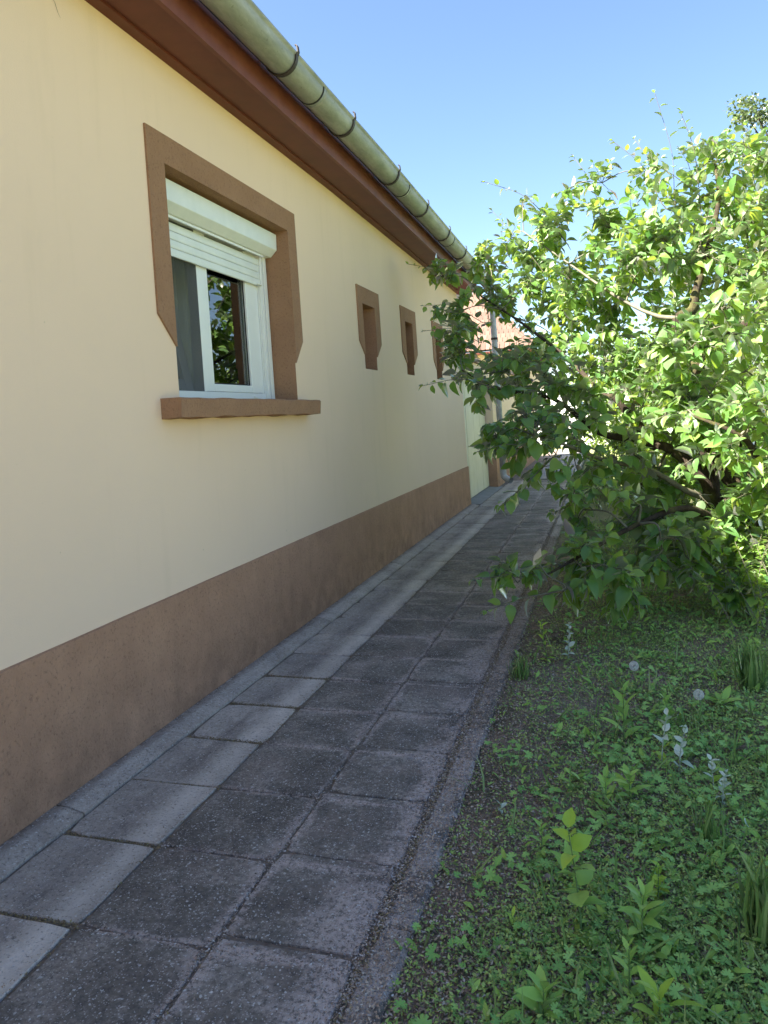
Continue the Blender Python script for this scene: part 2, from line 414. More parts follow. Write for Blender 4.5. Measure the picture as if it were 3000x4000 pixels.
M['twig'] = simple('pale_twig', (0.07, 0.065, 0.045), (0.15, 0.14, 0.095), 25, 0.7)
M['seed'] = islandmat('seed_fluff', [(0, (0.8, 0.8, 0.77)), (1, (0.88, 0.88, 0.86))], trans=((0.5, 0.5, 0.5), (0.6, 0.6, 0.6)), tw=0.4)

m, t, N, L, P = newmat('rough_bark'); pos = worldpos(N)
mp = N.new('ShaderNodeMapping'); mp.inputs['Scale'].default_value = (1, 1, 0.35); L.new(pos, mp.inputs[0])
c = ramp(N, L, noise(N, L, 30, 8, 0.7, mp.outputs[0]), [(0.3, (0.02, 0.014, 0.01)), (0.55, (0.05, 0.038, 0.028)), (0.8, (0.10, 0.08, 0.06))])
mo = ramp(N, L, noise(N, L, 6, 5, 0.6, pos), [(0.5, (0, 0, 0)), (0.68, (1, 1, 1))])
c = mixc(N, L, mth(N, L, 'MULTIPLY', mo, 0.55), c, (0.13, 0.14, 0.035))
L.new(c, P.inputs['Base Color']); P.inputs['Roughness'].default_value = 0.95; P.inputs['Specular IOR Level'].default_value = 0.2
bump(N, L, noise(N, L, 45, 8, 0.75, mp.outputs[0]), 1.0, 0.02, P)
M['bark'] = m

m, t, N, L, P = newmat('garden_soil'); pos = worldpos(N)
c = ramp(N, L, noise(N, L, 40, 8, 0.75, pos), [(0.3, (0.17, 0.125, 0.095)), (0.55, (0.36, 0.27, 0.21)), (0.75, (0.52, 0.41, 0.33))])
g1 = ramp(N, L, noise(N, L, 3, 6, 0.65, pos), [(0.45, (0, 0, 0)), (0.65, (1, 1, 1))])
c = mixc(N, L, mth(N, L, 'MULTIPLY', g1, 0.5), c, (0.04, 0.06, 0.02))
sp = ramp(N, L, noise(N, L, 130, 3, 0.6, pos), [(0.63, (0, 0, 0)), (0.70, (1, 1, 1))])
c = mixc(N, L, mth(N, L, 'MULTIPLY', sp, 0.5), c, (0.19, 0.165, 0.14))
# green meadow farther off and unseen right lawn, brightened to bounce sun on wall
dist = N.new('ShaderNodeVectorMath'); dist.operation = 'LENGTH'; L.new(pos, dist.inputs[0])
far = mth(N, L, 'DIVIDE', mth(N, L, 'SUBTRACT', dist.outputs['Value'], 7.0), 4.0, True)
xr = mth(N, L, 'DIVIDE', mth(N, L, 'SUBTRACT', sep(N, L, pos)[0], 1.3), 0.8, True)
far = mth(N, L, 'MAXIMUM', far, xr)
c = mixc(N, L, mth(N, L, 'MULTIPLY', far, 0.8), c, (0.20, 0.24, 0.09))
L.new(c, P.inputs['Base Color']); P.inputs['Roughness'].default_value = 1.0; P.inputs['Specular IOR Level'].default_value = 0.1
bump(N, L, noise(N, L, 60, 8, 0.75, pos), 1.0, 0.03, P)
M['soil'] = m

m, t, N, L, P = newmat('clay_roof_tile'); oi = N.new('ShaderNodeObjectInfo'); pos = worldpos(N)
c = ramp(N, L, oi.outputs['Random'], [(0, (0.10, 0.055, 0.04)), (0.5, (0.15, 0.085, 0.062)), (1, (0.19, 0.12, 0.09))])
c = mixc(N, L, mth(N, L, 'MULTIPLY', noise(N, L, 8, 5, 0.6, pos), 0.35), c, (0.10, 0.07, 0.058))
L.new(c, P.inputs['Base Color']); P.inputs['Roughness'].default_value = 0.85
M['rooftile'] = m

# ------------------------------------------------------------------ setting: ground and path
def slope(x):
    return -0.028 * (x + 1.92)

def hnoise(x, y):
    return (np.sin(x * 3.1 + 1.3) * np.cos(y * 2.7 + .4) * .5 + np.sin(x * 7.3 + y * 5.1) * .25 + np.sin(x * 13.7 - y * 11.3 + 2) * .14 + np.sin(x * 29 + y * 23) * .07)

def gz(x, y):
    x = np.asarray(x, float); y = np.asarray(y, float)
    h = -0.045 + 0.018 * hnoise(x, y) + 0.02 * np.clip((x - 0.3) / 1.2, 0, 1)
    near_kerb = np.clip((x + 0.56) / 0.15, 0, 1)
    h = h * near_kerb + (-0.055) * (1 - near_kerb)
    under = x < -0.57
    return np.where(under, -0.14, h)

xs = np.concatenate([[-300, -60, -20, -8, -2.2, -1.4, -0.66], np.arange(-0.56, 2.6, 0.035), [2.8, 3.2, 4, 5, 7, 10, 20, 60, 300]])
ys = np.concatenate([[-300, -60, -20, -6, -2, -0.5], np.arange(0.4, 7.0, 0.04), np.arange(7.0, 12, 0.25), [13, 15, 18, 22, 28, 40, 80, 300]])
GX, GY = np.meshgrid(xs, ys)
GZ = gz(GX, GY)
nx, ny = len(xs), len(ys)
idx = np.arange(nx * ny).reshape(ny, nx)
F = np.stack([idx[:-1, :-1], idx[:-1, 1:], idx[1:, 1:], idx[1:, :-1]], -1).reshape(-1, 4)
ground = link('ground', np_mesh('ground', np.stack([GX, GY, GZ], -1), F, True), None, M['soil'])
tag(ground, 'bare brown soil of the garden bed beside the path', None, None, 'structure')

path = MB().add([(-1.95, -4, -.06), (-.545, -4, -.098), (-.545, 14.42, -.098), (-1.95, 14.42, -.06), (-1.95, -4, -.13), (-.545, -4, -.13), (-.545, 14.42, -.13), (-1.95, 14.42, -.13)],
                [(0, 1, 2, 3), (4, 7, 6, 5), (0, 4, 5, 1), (1, 5, 6, 2), (2, 6, 7, 3), (3, 7, 4, 0)])
# joint fill just below slab tops
path = MB().add([(-1.925, -4, slope(-1.925) - .0075), (-.56, -4, slope(-.56) - .0075), (-.56, 14.42, slope(-.56) - .0075), (-1.925, 14.42, slope(-1.925) - .0075),
                 (-1.925, -4, -.13), (-.56, -4, -.13), (-.56, 14.42, -.13), (-1.925, 14.42, -.13)],
                [(0, 1, 2, 3), (4, 7, 6, 5), (0, 4, 5, 1), (1, 5, 6, 2), (2, 6, 7, 3), (3, 7, 4, 0)]).build('path', M['joint'])
tag(path, 'paved garden path of square concrete slabs along the house', None, None, 'structure')

def slab_mesh(w, l, h=0.045, seed=0):
    rg = random.Random(seed)
    b = 0.003
    # worn edge: an outline of points with small irregularities, bevelled top
    pts = []
    n = 5
    hw, hl = w / 2, l / 2
    for i in range(n): pts.append((-hw + w * i / n, -hl))
    for i in range(n): pts.append((hw, -hl + l * i / n))
    for i in range(n): pts.append((hw - w * i / n, hl))
    for i in range(n): pts.append((-hw, hl - l * i / n))
    out = []
    for i, (x, y) in enumerate(pts):
        k = 0.012 if i % n == 0 else 0.0
        j = rg.uniform(0.0, 0.006) + (rg.uniform(0, k))
        out.append((x * (1 - j / hw), y * (1 - j / hl)))
    m = len(out)
    V = [(x, y, -h) for x, y in out] + [(x, y, -b) for x, y in out] + [(x * (1 - b / hw), y * (1 - b / hl), 0) for x, y in out]
    F = []
    for r in range(2):
        for i in range(m): F.append((r * m + i, r * m + (i + 1) % m, (r + 1) * m + (i + 1) % m, (r + 1) * m + i))
    F.append(tuple(2 * m + i for i in range(m)))
    me = bpy.data.meshes.new('paving_slab'); me.from_pydata(V, [], F); me.update()
    return me
PITCH = 0.3835
rows = [(-1.790, -1.435, 'slab_light', 0.006), (-1.431, -1.042, 'slab_dark', 0.003), (-1.038, -0.664, 'slab_dark', 0.004)]
ang = math.atan(-0.028)
for ri, (x0, x1, mk, gap) in enumerate(rows):
    variants = [slab_mesh(x1 - x0, PITCH - gap, 0.045, ri * 10 + q) for q in range(5)]
    for v in variants: v.materials.append(M[mk])
    off = [0.0, 0.0, 0.05][ri]
    for k in range(-4, 34):
        y = 1.69 + off + PITCH * (k + 0.5)
        if y > 14.35: break
        o = link('paving_slab', random.choice(variants), path)
        xc = (x0 + x1) / 2
        o.location = (xc + random.uniform(-.003, .003), y + random.uniform(-.004, .004), slope(xc) + random.uniform(-.003, .002))
        o.rotation_euler = (random.uniform(-.006, .006), -ang + random.uniform(-.005, .005), random.uniform(-.012, .012))
# concrete strip against the plinth, in poured lengths
yy = -2.0
while yy < 10.6:
    ln = random.uniform(1.4, 2.6)
    y1 = min(yy + ln, 10.66)
    n = max(3, int((y1 - yy) / 0.12))
    mb = MB()
    xs_in = -1.912
    st = [yy + .004 + (y1 - yy - .008) * i / n for i in range(n + 1)]
    wob = [random.uniform(-.003, .003) for _ in st]
    V = []; F = []
    for yv, w in zip(st, wob):
        V += [(xs_in, yv, .022), (-1.86 + w, yv, .020 + w * .3), (-1.797 + w, yv, .002), (-1.797 + w, yv, -.05), (xs_in, yv, -.05)]
    for i in range(n):
        for q in range(5): F.append((i * 5 + q, (i + 1) * 5 + q, (i + 1) * 5 + (q + 1) % 5, i * 5 + (q + 1) % 5))
    F += [(0, 1, 2, 3, 4), tuple(n * 5 + q for q in (4, 3, 2, 1, 0))]
    MB().add(V, F).build('concrete_strip', M['strip'], path)
    yy = y1
# kerb stones at the garden edge
yy = -2.1
while yy < 14.2:
    mb = MB()
    n = 9
    V = []; F = []
    for i in range(n + 1):
        yv = yy + .004 + .982 * i / n
        a, b2 = random.uniform(-.004, .003), random.uniform(-.006, .006)
        zt = -.037 + random.uniform(-.005, .004)
        V += [(-.645 + a, yv, -.12), (-.641 + a, yv, zt - .008), (-.632 + a, yv, zt), (-.568 + b2, yv, zt - .002), (-.557 + b2, yv, zt - .012), (-.555 + b2, yv, -.12)]
    for i in range(n):
        for q in range(6): F.append((i * 6 + q, i * 6 + (q + 1) % 6, (i + 1) * 6 + (q + 1) % 6, (i + 1) * 6 + q))
    F += [(5, 4, 3, 2, 1, 0), tuple(n * 6 + q for q in range(6))]
    mb.add(V, F).build('kerb_stone', M['kerb'], path)
    yy += .992
# larger pale slabs farther along
yy = 14.45
for ln in (1.6, 1.75, 1.7, 1.8, 1.9, 2.0):
    MB().box(-1.42, -.62, yy + .01, yy + ln - .01, -.12, random.uniform(-.012, .002)).build('paving_slab', M['slab_far'], path, bevel=.012)
    yy += ln
MB().box(-1.87, -1.43, 14.43, 25.2, -.12, -.03).build('path_edge', M['joint'], path)

# ------------------------------------------------------------------ house
XW = -1.9225
YE = 10.68
YN = -1.6      # unseen house end behind the viewer, set short to let more light in
house = empty('house', (XW, 3.0, 0))
tag(house, 'low cream plastered house with brown plinth, brown window surrounds and a zinc gutter', 'house')
HI = Matrix.Translation(house.location).inverted()
def hp(o, parent=house):
    o.parent = parent
    o.matrix_parent_inverse = HI if parent is house else parent.matrix_parent_inverse
    return o
def hbuild(mb, name, mat, parent=None, smooth=False, bevel=0):
    o = mb.build(name, mat, None, smooth, bevel)
    o.parent = parent or house
    if parent is None: o.matrix_parent_inverse = HI
    return o
WIN = (3.208, 4.651, 1.437, 2.543)
NCH = [(6.182, 6.535, 1.718, 2.268), (7.60, 7.905, 1.725, 2.268), (9.03, 9.352, 1.725, 2.262)]
NOUT = [(6.05, 6.69), (7.45, 8.075), (8.895, 9.497)]
YS = sorted({YN, YE, *[v for h in [WIN] + NCH for v in h[:2]]})
ZS = sorted({-0.1, 3.15, *[v for h in [WIN] + NCH for v in h[2:]]})
mb = MB()
for i in range(len(YS) - 1):
    for j in range(len(ZS) - 1):
        y0, y1, z0, z1 = YS[i], YS[i + 1], ZS[j], ZS[j + 1]
        if any(h[0] - 1e-6 <= y0 and y1 <= h[1] + 1e-6 and h[2] - 1e-6 <= z0 and z1 <= h[3] + 1e-6 for h in [WIN] + NCH): continue
        mb.add([(XW, y0, z0), (XW, y1, z0), (XW, y1, z1), (XW, y0, z1)], [(0, 1, 2, 3)])
XB = -9.9
mb.add([(XW, YE, -.1), (XB, YE, -.1), (XB, YE, 3.15), (-5.9, YE, 6.2), (XW, YE, 3.15)], [(0, 1, 2, 3, 4)])
mb.add([(XW, YN, -.1), (XB, YN, -.1), (XB, YN, 3.15), (-5.9, YN, 6.2), (XW, YN, 3.15)], [(4, 3, 2, 1, 0)])
mb.add([(XB, YN, -.1), (XB, YE, -.1), (XB, YE, 3.15), (XB, YN, 3.15)], [(3, 2, 1, 0)])
wall = hbuild(mb, 'wall', M['plaster'])
# hairline crack near the top left corner of view: a slightly open dark slit
def crack(pts, w):
    mb = MB(); n = len(pts)
    V = []
    for i, (y, z) in enumerate(pts):
        ww = w * (1 - abs(i / (n - 1) - .4) * 1.3) + .0004
        V += [(XW + .0015, y - ww, z), (XW + .0015, y + ww, z)]
    F = [(2 * i, 2 * i + 1, 2 * i + 3, 2 * i + 2) for i in range(n - 1)]
    return mb.add(V, F)
o = hbuild(crack([(2.44, 3.08), (2.447, 3.05), (2.462, 3.03), (2.468, 3.01), (2.49, 2.985), (2.505, 2.96), (2.52, 2.945), (2.533, 2.915), (2.545, 2.90)], .0014), 'crack', M['darkgap'])
# plinth with a slightly wavy top edge
mb = MB(); V = []; F = []
st = np.arange(YN, YE - .01, 0.15).tolist() + [YE + .012]
for yv in st:
    w = random.uniform(-.0015, .0015)
    V += [(XW, yv, .553 + w), (XW + .012, yv, .549 + w), (XW + .013, yv, .1), (XW + .016, yv, -.1)]
for i in range(len(st) - 1):
    for q in range(3): F.append((i * 4 + q, i * 4 + q + 1, (i + 1) * 4 + q + 1, (i + 1) * 4 + q))
n = (len(st) - 1) * 4
V += [(XB, YE + .012, .553), (XB, YE + .012, -.1)]
F.append((n, n + 1, n + 2, n + 3, len(V) - 1, len(V) - 2))
hbuild(mb.add(V, F), 'plinth', M['plinth'])

# --- window surround (raised brown render) and reveals
def surround(name, op, outY, ztop, zmidL, zmidR, znot, depth, back, proud=.010):
    y0, y1, z0, z1 = op
    a, b = outY
    root = MB()
    top = [(a, ztop), (b, ztop)]
    ring_o = [(y0 - .002, znot), (a, zmidL), (a, ztop), (b, ztop), (b, zmidR), (y1 + .002, znot)]
    ring_i = [(y0, znot - .0), (y0, zmidL), (y0, z1), (y1, z1), (y1, zmidR), (y1, znot)]
    n = 6
    V = [(XW + proud, *p) for p in ring_o] + [(XW + proud, *p) for p in ring_i] + [(XW - .004, *p) for p in ring_o]
    F = []
    for i in range(n - 1):
        F.append((i, n + i, n + i + 1, i + 1))
        F.append((i, i + 1, 2 * n + i + 1, 2 * n + i))
    root.add(V, F)
    # reveals
    xb = XW - depth
    root.add([(XW + proud, y0, znot), (XW + proud, y0, z1), (xb, y0, z1), (xb, y0, z0), (XW, y0, z0), (XW, y0, znot)], [(0, 1, 2, 3, 4, 5)])
    root.add([(XW + proud, y1, znot), (XW + proud, y1, z1), (xb, y1, z1), (xb, y1, z0), (XW, y1, z0), (XW, y1, znot)], [(5, 4, 3, 2, 1, 0)])
    root.add([(XW + proud, y0, z1), (XW + proud, y1, z1), (xb, y1, z1), (xb, y0, z1)], [(0, 1, 2, 3)])
    root.add([(XW, y0, z0), (XW, y1, z0), (xb, y1, z0), (xb, y0, z0)], [(3, 2, 1, 0)])
    if back:
        root.add([(xb, y0, z0), (xb, y1, z0), (xb, y1, z1), (xb, y0, z1)], [(0, 1, 2, 3)])
    return root
hbuild(surround('window_surround', WIN, (3.067, 4.789), 2.682, 1.825, 1.832, 1.685, .20, False), 'window_surround', M['surround'])
for op, oy in zip(NCH, NOUT):
    hbuild(surround('niche', op, oy, 2.412, 1.945, 1.955, 1.835, .13, True), 'blind_window', M['surround'])
# sill: projecting rough ledge with uneven lower edge
mb = MB(); V = []; F = []
st = [3.044 + (4.785 - 3.044) * i / 22 for i in range(23)]
for yv in st:
    w = random.uniform(-.004, .004)
    V += [(XW - .2, yv, 1.441), (XW + .10, yv, 1.437 + w * .5), (XW + .108, yv, 1.43 + w), (XW + .10, yv, 1.347 + w), (XW - .01, yv, 1.343 + w), (XW - .2, yv, 1.35)]
for i in range(22):
    for q in range(6): F.append((i * 6 + q, (i + 1) * 6 + q, (i + 1) * 6 + (q + 1) % 6, i * 6 + (q + 1) % 6))
F += [(0, 1, 2, 3, 4, 5), tuple(22 * 6 + q for q in (5, 4, 3, 2, 1, 0))]
hbuild(mb.add(V, F), 'window_sill', M['surround'])

# --- window unit
XF = -2.102
win = empty('window', (XF, 3.93, 1.44)); win.parent = house; win.matrix_parent_inverse = HI
WI = Matrix.Translation(win.location).inverted()
def wb(mb, name, mat, bevel=.002, smooth=False):
    o = mb.build(name, mat, None, smooth, bevel); o.parent = win
    o.matrix_parent_inverse = WI
    return o
Z0 = 1.444
mb = MB()
mb.box(XF - .06, XF, 3.212, 4.647, Z0, 1.497)                       # bottom rail
mb.box(XF - .06, XF, 3.212, 3.262, 1.498, 2.40); mb.box(XF - .06, XF, 4.549, 4.647, 1.498, 2.40)
mb.box(XF - .06, XF - .001, 3.775, 3.80, 1.498, 2.40)
wb(mb, 'frame', M['white'])
# guide rail for the shutter
wb(MB().box(XF + .001, XF + .022, 4.555, 4.585, Z0 + .004, 2.385).box(XF + .001, XF + .026, 4.595, 4.64, Z0 + .004, 2.385), 'guide_rail', M['white'])
wb(MB().box(XF + .001, XF + .022, 3.214, 3.25, Z0 + .004, 2.385), 'guide_rail', M['white'])
# fixed (right) sash around the pane
mb = MB()
y0, y1, g0, g1 = 3.801, 4.545, 3.895, 4.372
mb.box(XF - .05, XF - .002, y0, g0, 1.499, 2.39); mb.box(XF - .05, XF - .002, g1, 4.498, 1.499, 2.39)
mb.box(XF - .05, XF - .002, g0 + .0005, g1 - .0005, 1.499, 1.543)
mb.box(XF - .055, XF - .006, 4.499, 4.545, 1.499, 2.39)
wb(mb, 'sash', M['white'], .004)
wb(MB().box(XF - .034, XF - .028, g0 + .001, g1 - .001, 1.544, 2.38), 'pane', M['glass'], 0)
# seals: dark glazing bead
wb(MB().box(XF - .022, XF - .016, g0 + .0015, g0 + .008, 1.545, 2.37).box(XF - .022, XF - .016, g1 - .008, g1 - .0015, 1.545, 2.37).box(XF - .0225, XF - .0165, g0 + .0085, g1 - .0085, 1.545, 1.551), 'seal', M['darkgap'], 0)
# tilted-in left sash, leaning into the room
a = R(11)
mb = MB()
def tl(mb, x0, x1, y0, y1, h0, h1):
    V = []
    for z in (h0, h1):
        for y in (y0, y1):
            for x in (x0, x1):
                V.append((XF - .06 + x * math.cos(a) - z * math.sin(a), y, 1.50 + z * math.cos(a) + x * math.sin(a)))
    return mb.add(V, [(0, 2, 3, 1), (4, 5, 7, 6), (0, 1, 5, 4), (2, 6, 7, 3), (0, 4, 6, 2), (1, 3, 7, 5)])
tl(mb, -.05, 0, 3.27, 3.34, 0, .9); tl(mb, -.05, 0, 3.69, 3.77, 0, .9); tl(mb, -.05, 0, 3.341, 3.689, 0, .07); tl(mb, -.05, 0, 3.341, 3.689, .83, .9)
wb(mb, 'tilted_sash', M['grey_sash'], .004)
wb(tl(MB(), -.03, -.024, 3.341, 3.689, .071, .829), 'pane', M['glass'], 0)
wb(tl(MB(), .001, .02, 3.715, 3.735, .40, .46), 'handle', M['white'], .003)
wb(MB().box(XF - .004, XF - .002, 3.263, 3.774, 1.498, 2.39), 'insect_screen', M['screen'], 0)
# shutter box with chamfered lower edge
pr = [(XF - .03, 2.524), (-1.990, 2.524), (-1.994, 2.422), (-2.038, 2.380), (XF - .03, 2.380)]
mb = MB(); mb.sweep_y(pr, [3.214, 4.645]); wb(mb, 'shutter_box', M['shutter'], .003)
wb(MB().box(-2.060, -2.048, 3.26, 4.55, 2.366, 2.379), 'shutter_lip', M['white'], .001)
zt = 2.362
k = 0
while zt > 2.215:
    zb = zt - .0425
    pr = [(XF + .006, zb), (XF + .0125, zb + .0005), (XF + .0150, zb + .006), (XF + .0160, (zb + zt) / 2), (XF + .0150, zt - .006), (XF + .0125, zt - .0005), (XF + .006, zt)]
    wb(MB().sweep_y(pr, [3.252, 4.549]), 'shutter_slat', M['shutter'], 0)
    zt = zb - .0016
wb(MB().box(XF + .006, XF + .019, 3.251, 4.548, 2.188, zt), 'shutter_bottom_bar', M['shutter'], .002)
wb(MB().box(XF + .004, XF + .03, 4.50, 4.56, 2.190, 2.197), 'shutter_stop', M['white'], .001)
wb(MB().box(XF + .0035, XF + .0055, 3.252, 4.548, 2.19, 2.365), 'shutter_gap', M['darkgap'], 0)
wb(MB().box(XF + .001, XF + .008, 4.38, 4.42, 1.47, 1.476), 'drain_cap', M['white'], 0)
# room behind the window
hbuild(MB().add([(-2.165, 2.6, .4), (-5.2, 2.6, .4), (-5.2, 6.4, .4), (-2.165, 6.4, .4), (-2.165, 2.6, 2.9), (-5.2, 2.6, 2.9), (-5.2, 6.4, 2.9), (-2.165, 6.4, 2.9)],
               [(0, 1, 2, 3), (7, 6, 5, 4), (0, 4, 5, 1), (1, 5, 6, 2), (2, 6, 7, 3)]), 'room_lining', M['room'])
def curtain(y0, y1, x, amp, wl, z0, z1):
    n = int((y1 - y0) / wl * 8)
    V = []; F = []
    for i in range(n + 1):
        yv = y0 + (y1 - y0) * i / n
        xx = x + amp * math.sin(2 * math.pi * (yv - y0) / wl) + random.uniform(-.003, .003)
        V += [(xx, yv, z0), (xx, yv, z1), (xx - .003, yv, z0), (xx - .003, yv, z1)]
    for i in range(n):
        F.append((4 * i, 4 * i + 4, 4 * i + 5, 4 * i + 1)); F.append((4 * i + 2, 4 * i + 3, 4 * i + 7, 4 * i + 6))
    return MB().add(V, F)
c1 = hbuild(curtain(4.40, 4.95, -2.36, .018, .075, 1.35, 2.7), 'curtain', M['curtain'], None, True)
c2 = hbuild(curtain(3.45, 4.32, -2.44, .03, .10, 1.35, 2.7), 'curtain', M['curtain'], None, True)

# --- eaves
def drop(y): return -0.07 * max(0, (y - 5.5)) / 5.2
EY = [YN - .1, 0, 3, 5.5, 7, 8.5, 9.7, YE + .12]
ED = [drop(y) for y in EY]
def eave(prof, name, mat, ye=None):
    ys_ = EY[:-1] + [ye or EY[-1]]
    return hbuild(MB().sweep_y(prof, ys_, ED), name, mat)
ZF = 3.055
eave([(XW - .002, ZF - .006), (-1.868, ZF - .006), (-1.868, ZF + .03), (XW - .002, ZF + .03)], 'eave_moulding', M['soffit'])
eave([(-1.8675, ZF + .006), (-1.676, ZF + .002), (-1.676, ZF + .025), (-1.8675, ZF + .028)], 'soffit_board', M['soffit'])
eave([(-1.6755, ZF - .004), (-1.652, ZF - .004), (-1.640, ZF + .15), (-1.6635, ZF + .15)], 'fascia_board', M['fascia'])
eave([(-1.76, ZF + .16), (-1.70, ZF + .16), (-1.70, ZF + .24), (-1.76, ZF + .24)], 'eave_gap_shade', M['darkgap'])  # near-black strip that paints the shadow under the roof edge
# roof slabs (40 degrees), edge just behind the gutter
mb = MB()
e0, r0 = (-1.53, 3.275), (-5.9, 6.55)
V = []
for y, d in ((YN - .3, 0), (5.5, 0), (YE + .2, -.07)):
    V += [(e0[0], y, e0[1] + d), (r0[0], y, r0[1]), (-10.3, y, e0[1]), (-10.25, y, e0[1] - .06), (r0[0], y, r0[1] - .09), (e0[0] - .06, y, e0[1] - .035 + d)]
for j in range(2):
    for q in range(6): mb_f = (j * 6 + q, j * 6 + (q + 1) % 6, (j + 1) * 6 + (q + 1) % 6, (j + 1) * 6 + q); mb.f.append(mb_f)
mb.f += [(0, 1, 4, 5), (1, 2, 3, 4), (17, 16, 13, 12), (16, 15, 14, 13)]
mb.v = V
hbuild(mb, 'roof', M['rooftile'])
# gutter: half round with rolled lip
GC = (-1.527, 3.205); GR = .082
mb = MB(); V = []; F = []
K = 18
gy = [-1, 0, 2, 3, 4, 5.5, 6.5, 7.5, 8.5, 9.5, 10.2, YE + .32]
def gprof(r, lip=True):
    p = []
    for i in range(K + 1):
        t = math.pi + math.pi * i / K
        p.append((GC[0] + r * math.cos(t), GC[1] + r * math.sin(t)))
    return p
def gut(y0, y1, r_out, r_in, name, mat, parent=None, lip=True):
    ys_ = [y for y in gy if y0 < y < y1]; ys_ = [y0] + ys_ + [y1]
    po = gprof(r_out); pi = gprof(r_in)
    ring = po + ([(GC[0] + r_out + .010, GC[1] + .004), (GC[0] + r_out + .012, GC[1] + .014), (GC[0] + r_out + .002, GC[1] + .016), (GC[0] + r_in, GC[1] + .006)] if lip else []) + pi[::-1]
    n = len(ring)
    V = [(a, y, b + drop(y)) for y in ys_ for a, b in ring]
    F = [(j * n + i, j * n + (i + 1) % n, (j + 1) * n + (i + 1) % n, (j + 1) * n + i) for j in range(len(ys_) - 1) for i in range(n)]
    F += [tuple(range(n)), tuple((len(ys_) - 1) * n + i for i in range(n - 1, -1, -1))]
    return hbuild(MB().add(V, F), name, mat, parent, True)
gutter = gut(YN - .3, YE + .32, GR, GR - .003, 'gutter', M['zinc'])
gi = Matrix.Identity(4)
ZR = 1.935
for yv in (2.17 * ZR, 3.206 * ZR, 4.233 * ZR * .995):
    s = gut(yv, yv + .012, GR + .0035, GR + .0003, 'gutter_seam', M['darkgap'], gutter, False)
    s2 = gut(yv + .0125, yv + .055, GR + .003, GR + .0003, 'gutter_lap', M['zinc'], gutter, False)
for yv in (1.46, 1.961, 2.452, 3.027, 3.546, 4.062, 4.558, 5.10):
    y = yv * ZR
    V = []; F = []
    pts = []
    for i in range(15):
        t = math.pi * 0.98 + math.pi * 1.02 * i / 14
        pts.append((GC[0] + (GR + .004) * math.cos(t), GC[1] + (GR + .004) * math.sin(t)))
    pts = [(-1.66, GC[1] + .02)] + pts + [(GC[0] + GR + .0135, GC[1] + .015), (GC[0] + GR + .011, GC[1] + .045), (GC[0] + GR + .002, GC[1] + .05)]
    n = len(pts)
    for (px, pz), nx_ in zip(pts, range(n)):
        cx, cz = GC
        d = Vector((px - cx, pz - cz)); d.normalize()
        for yy2 in (y - .014, y + .014):
            V += [(px, yy2, pz + drop(y)), (px + d.x * .006, yy2, pz + d.y * .006 + drop(y))]
    for i in range(n - 1):
        a0, b0 = 4 * i, 4 * (i + 1)
        F += [(a0 + 1, b0 + 1, b0 + 3, a0 + 3), (a0, a0 + 2, b0 + 2, b0), (a0, b0, b0 + 1, a0 + 1), (a0 + 2, a0 + 3, b0 + 3, b0 + 2)]
    F += [(0, 1, 3, 2), (4 * n - 4, 4 * n - 2, 4 * n - 1, 4 * n - 3)]
    hbuild(MB().add(V, F), 'gutter_bracket', M['iron'], gutter)
po = gprof(GR - .003)
hbuild(MB().add([(a, YE + .318, b + drop(YE + .3)) for a, b in po] + [(a, YE + .321, b + drop(YE + .3)) for a, b in po], [tuple(range(K + 1)), tuple(range(2 * K + 1, K, -1))]), 'end_cap', M['zinc'], gutter)
# downpipe under the gutter end with an angled shoe
PX, PY = -1.455, YE + .18
pipe = hbuild(MB().tube([(GC[0] + .02, PY, 3.07), (PX, PY, 2.98), (PX, PY, 2.9), (PX, PY, 1.6), (PX, PY, .45)], .043, 14), 'downpipe', M['pipe'], None, True)
hbuild(MB().tube([(PX, PY, .47), (PX, PY, .40), (PX + .012, PY - .01, .365), (PX + .05, PY - .03, .335), (PX + .115, PY - .07, .315)], [.0465, .0465, .047, .047, .048], 14, False), 'pipe_shoe', M['pipe'], pipe, True)
for zc in (1.0, 2.3):
    hbuild(MB().tube([(PX, PY, zc), (PX, PY, zc + .03)], .049, 14), 'pipe_clip', M['iron'], pipe, True)
    
# ------------------------------------------------------------------ lower outbuilding with gate, behind the house corner
ann = empty('outbuilding', (-1.9, 15, 0))
tag(ann, 'low cream outbuilding wall with brown base continuing beyond the house corner', 'outbuilding')
AI = Matrix.Translation(ann.location).inverted()
def ab(mb, name, mat, bevel=0):
    o = mb.build(name, mat, None, False, bevel); o.parent = ann; o.matrix_parent_inverse = AI
    return o
XA = -1.88; G0, G1 = 10.72, 13.2
ab(MB().box(-4.2, XA, G1, 21.2, .50, 2.05), 'wall', M['plaster'])
ab(MB().box(-4.2, XA + .012, G1 - .012, 21.2, -.1, .498), 'plinth', M['plinth'])
ab(MB().box(-2.3, XA, YE + .03, G1 - .002, 1.84, 2.05), 'lintel', M['plaster'])
ab(MB().box(-4.3, XA + .05, YE + .03, 21.25, 2.052, 2.11), 'coping', M['soffit'], .006)
gate = empty('gate', (-2.02, 12, 0))
tag(gate, 'pale cream-green plank gate in the recess past the house corner', 'gate')
GI = Matrix.Translation(gate.location).inverted()
yb = [G0 + .02, 11.33, 11.95, 12.58, G1 - .02]
for i in range(4):
    o = MB().box(-2.045, -2.015 + random.uniform(-.002, .002), yb[i] + .006, yb[i + 1] - .006, .03, 1.83).build('plank', M['gate'], None, False, .004)
    o.parent = gate; o.matrix_parent_inverse = GI
o = MB().box(-2.014, -2.004, 11.34, 13.17, .80, .812).build('rail', M['gate'], None, False, .002); o.parent = gate; o.matrix_parent_inverse = GI
o = MB().box(-2.08, -2.046, G0, G1 - .004, .0, 1.835).build('backing', M['darkgap']); o.parent = gate; o.matrix_parent_inverse = GI
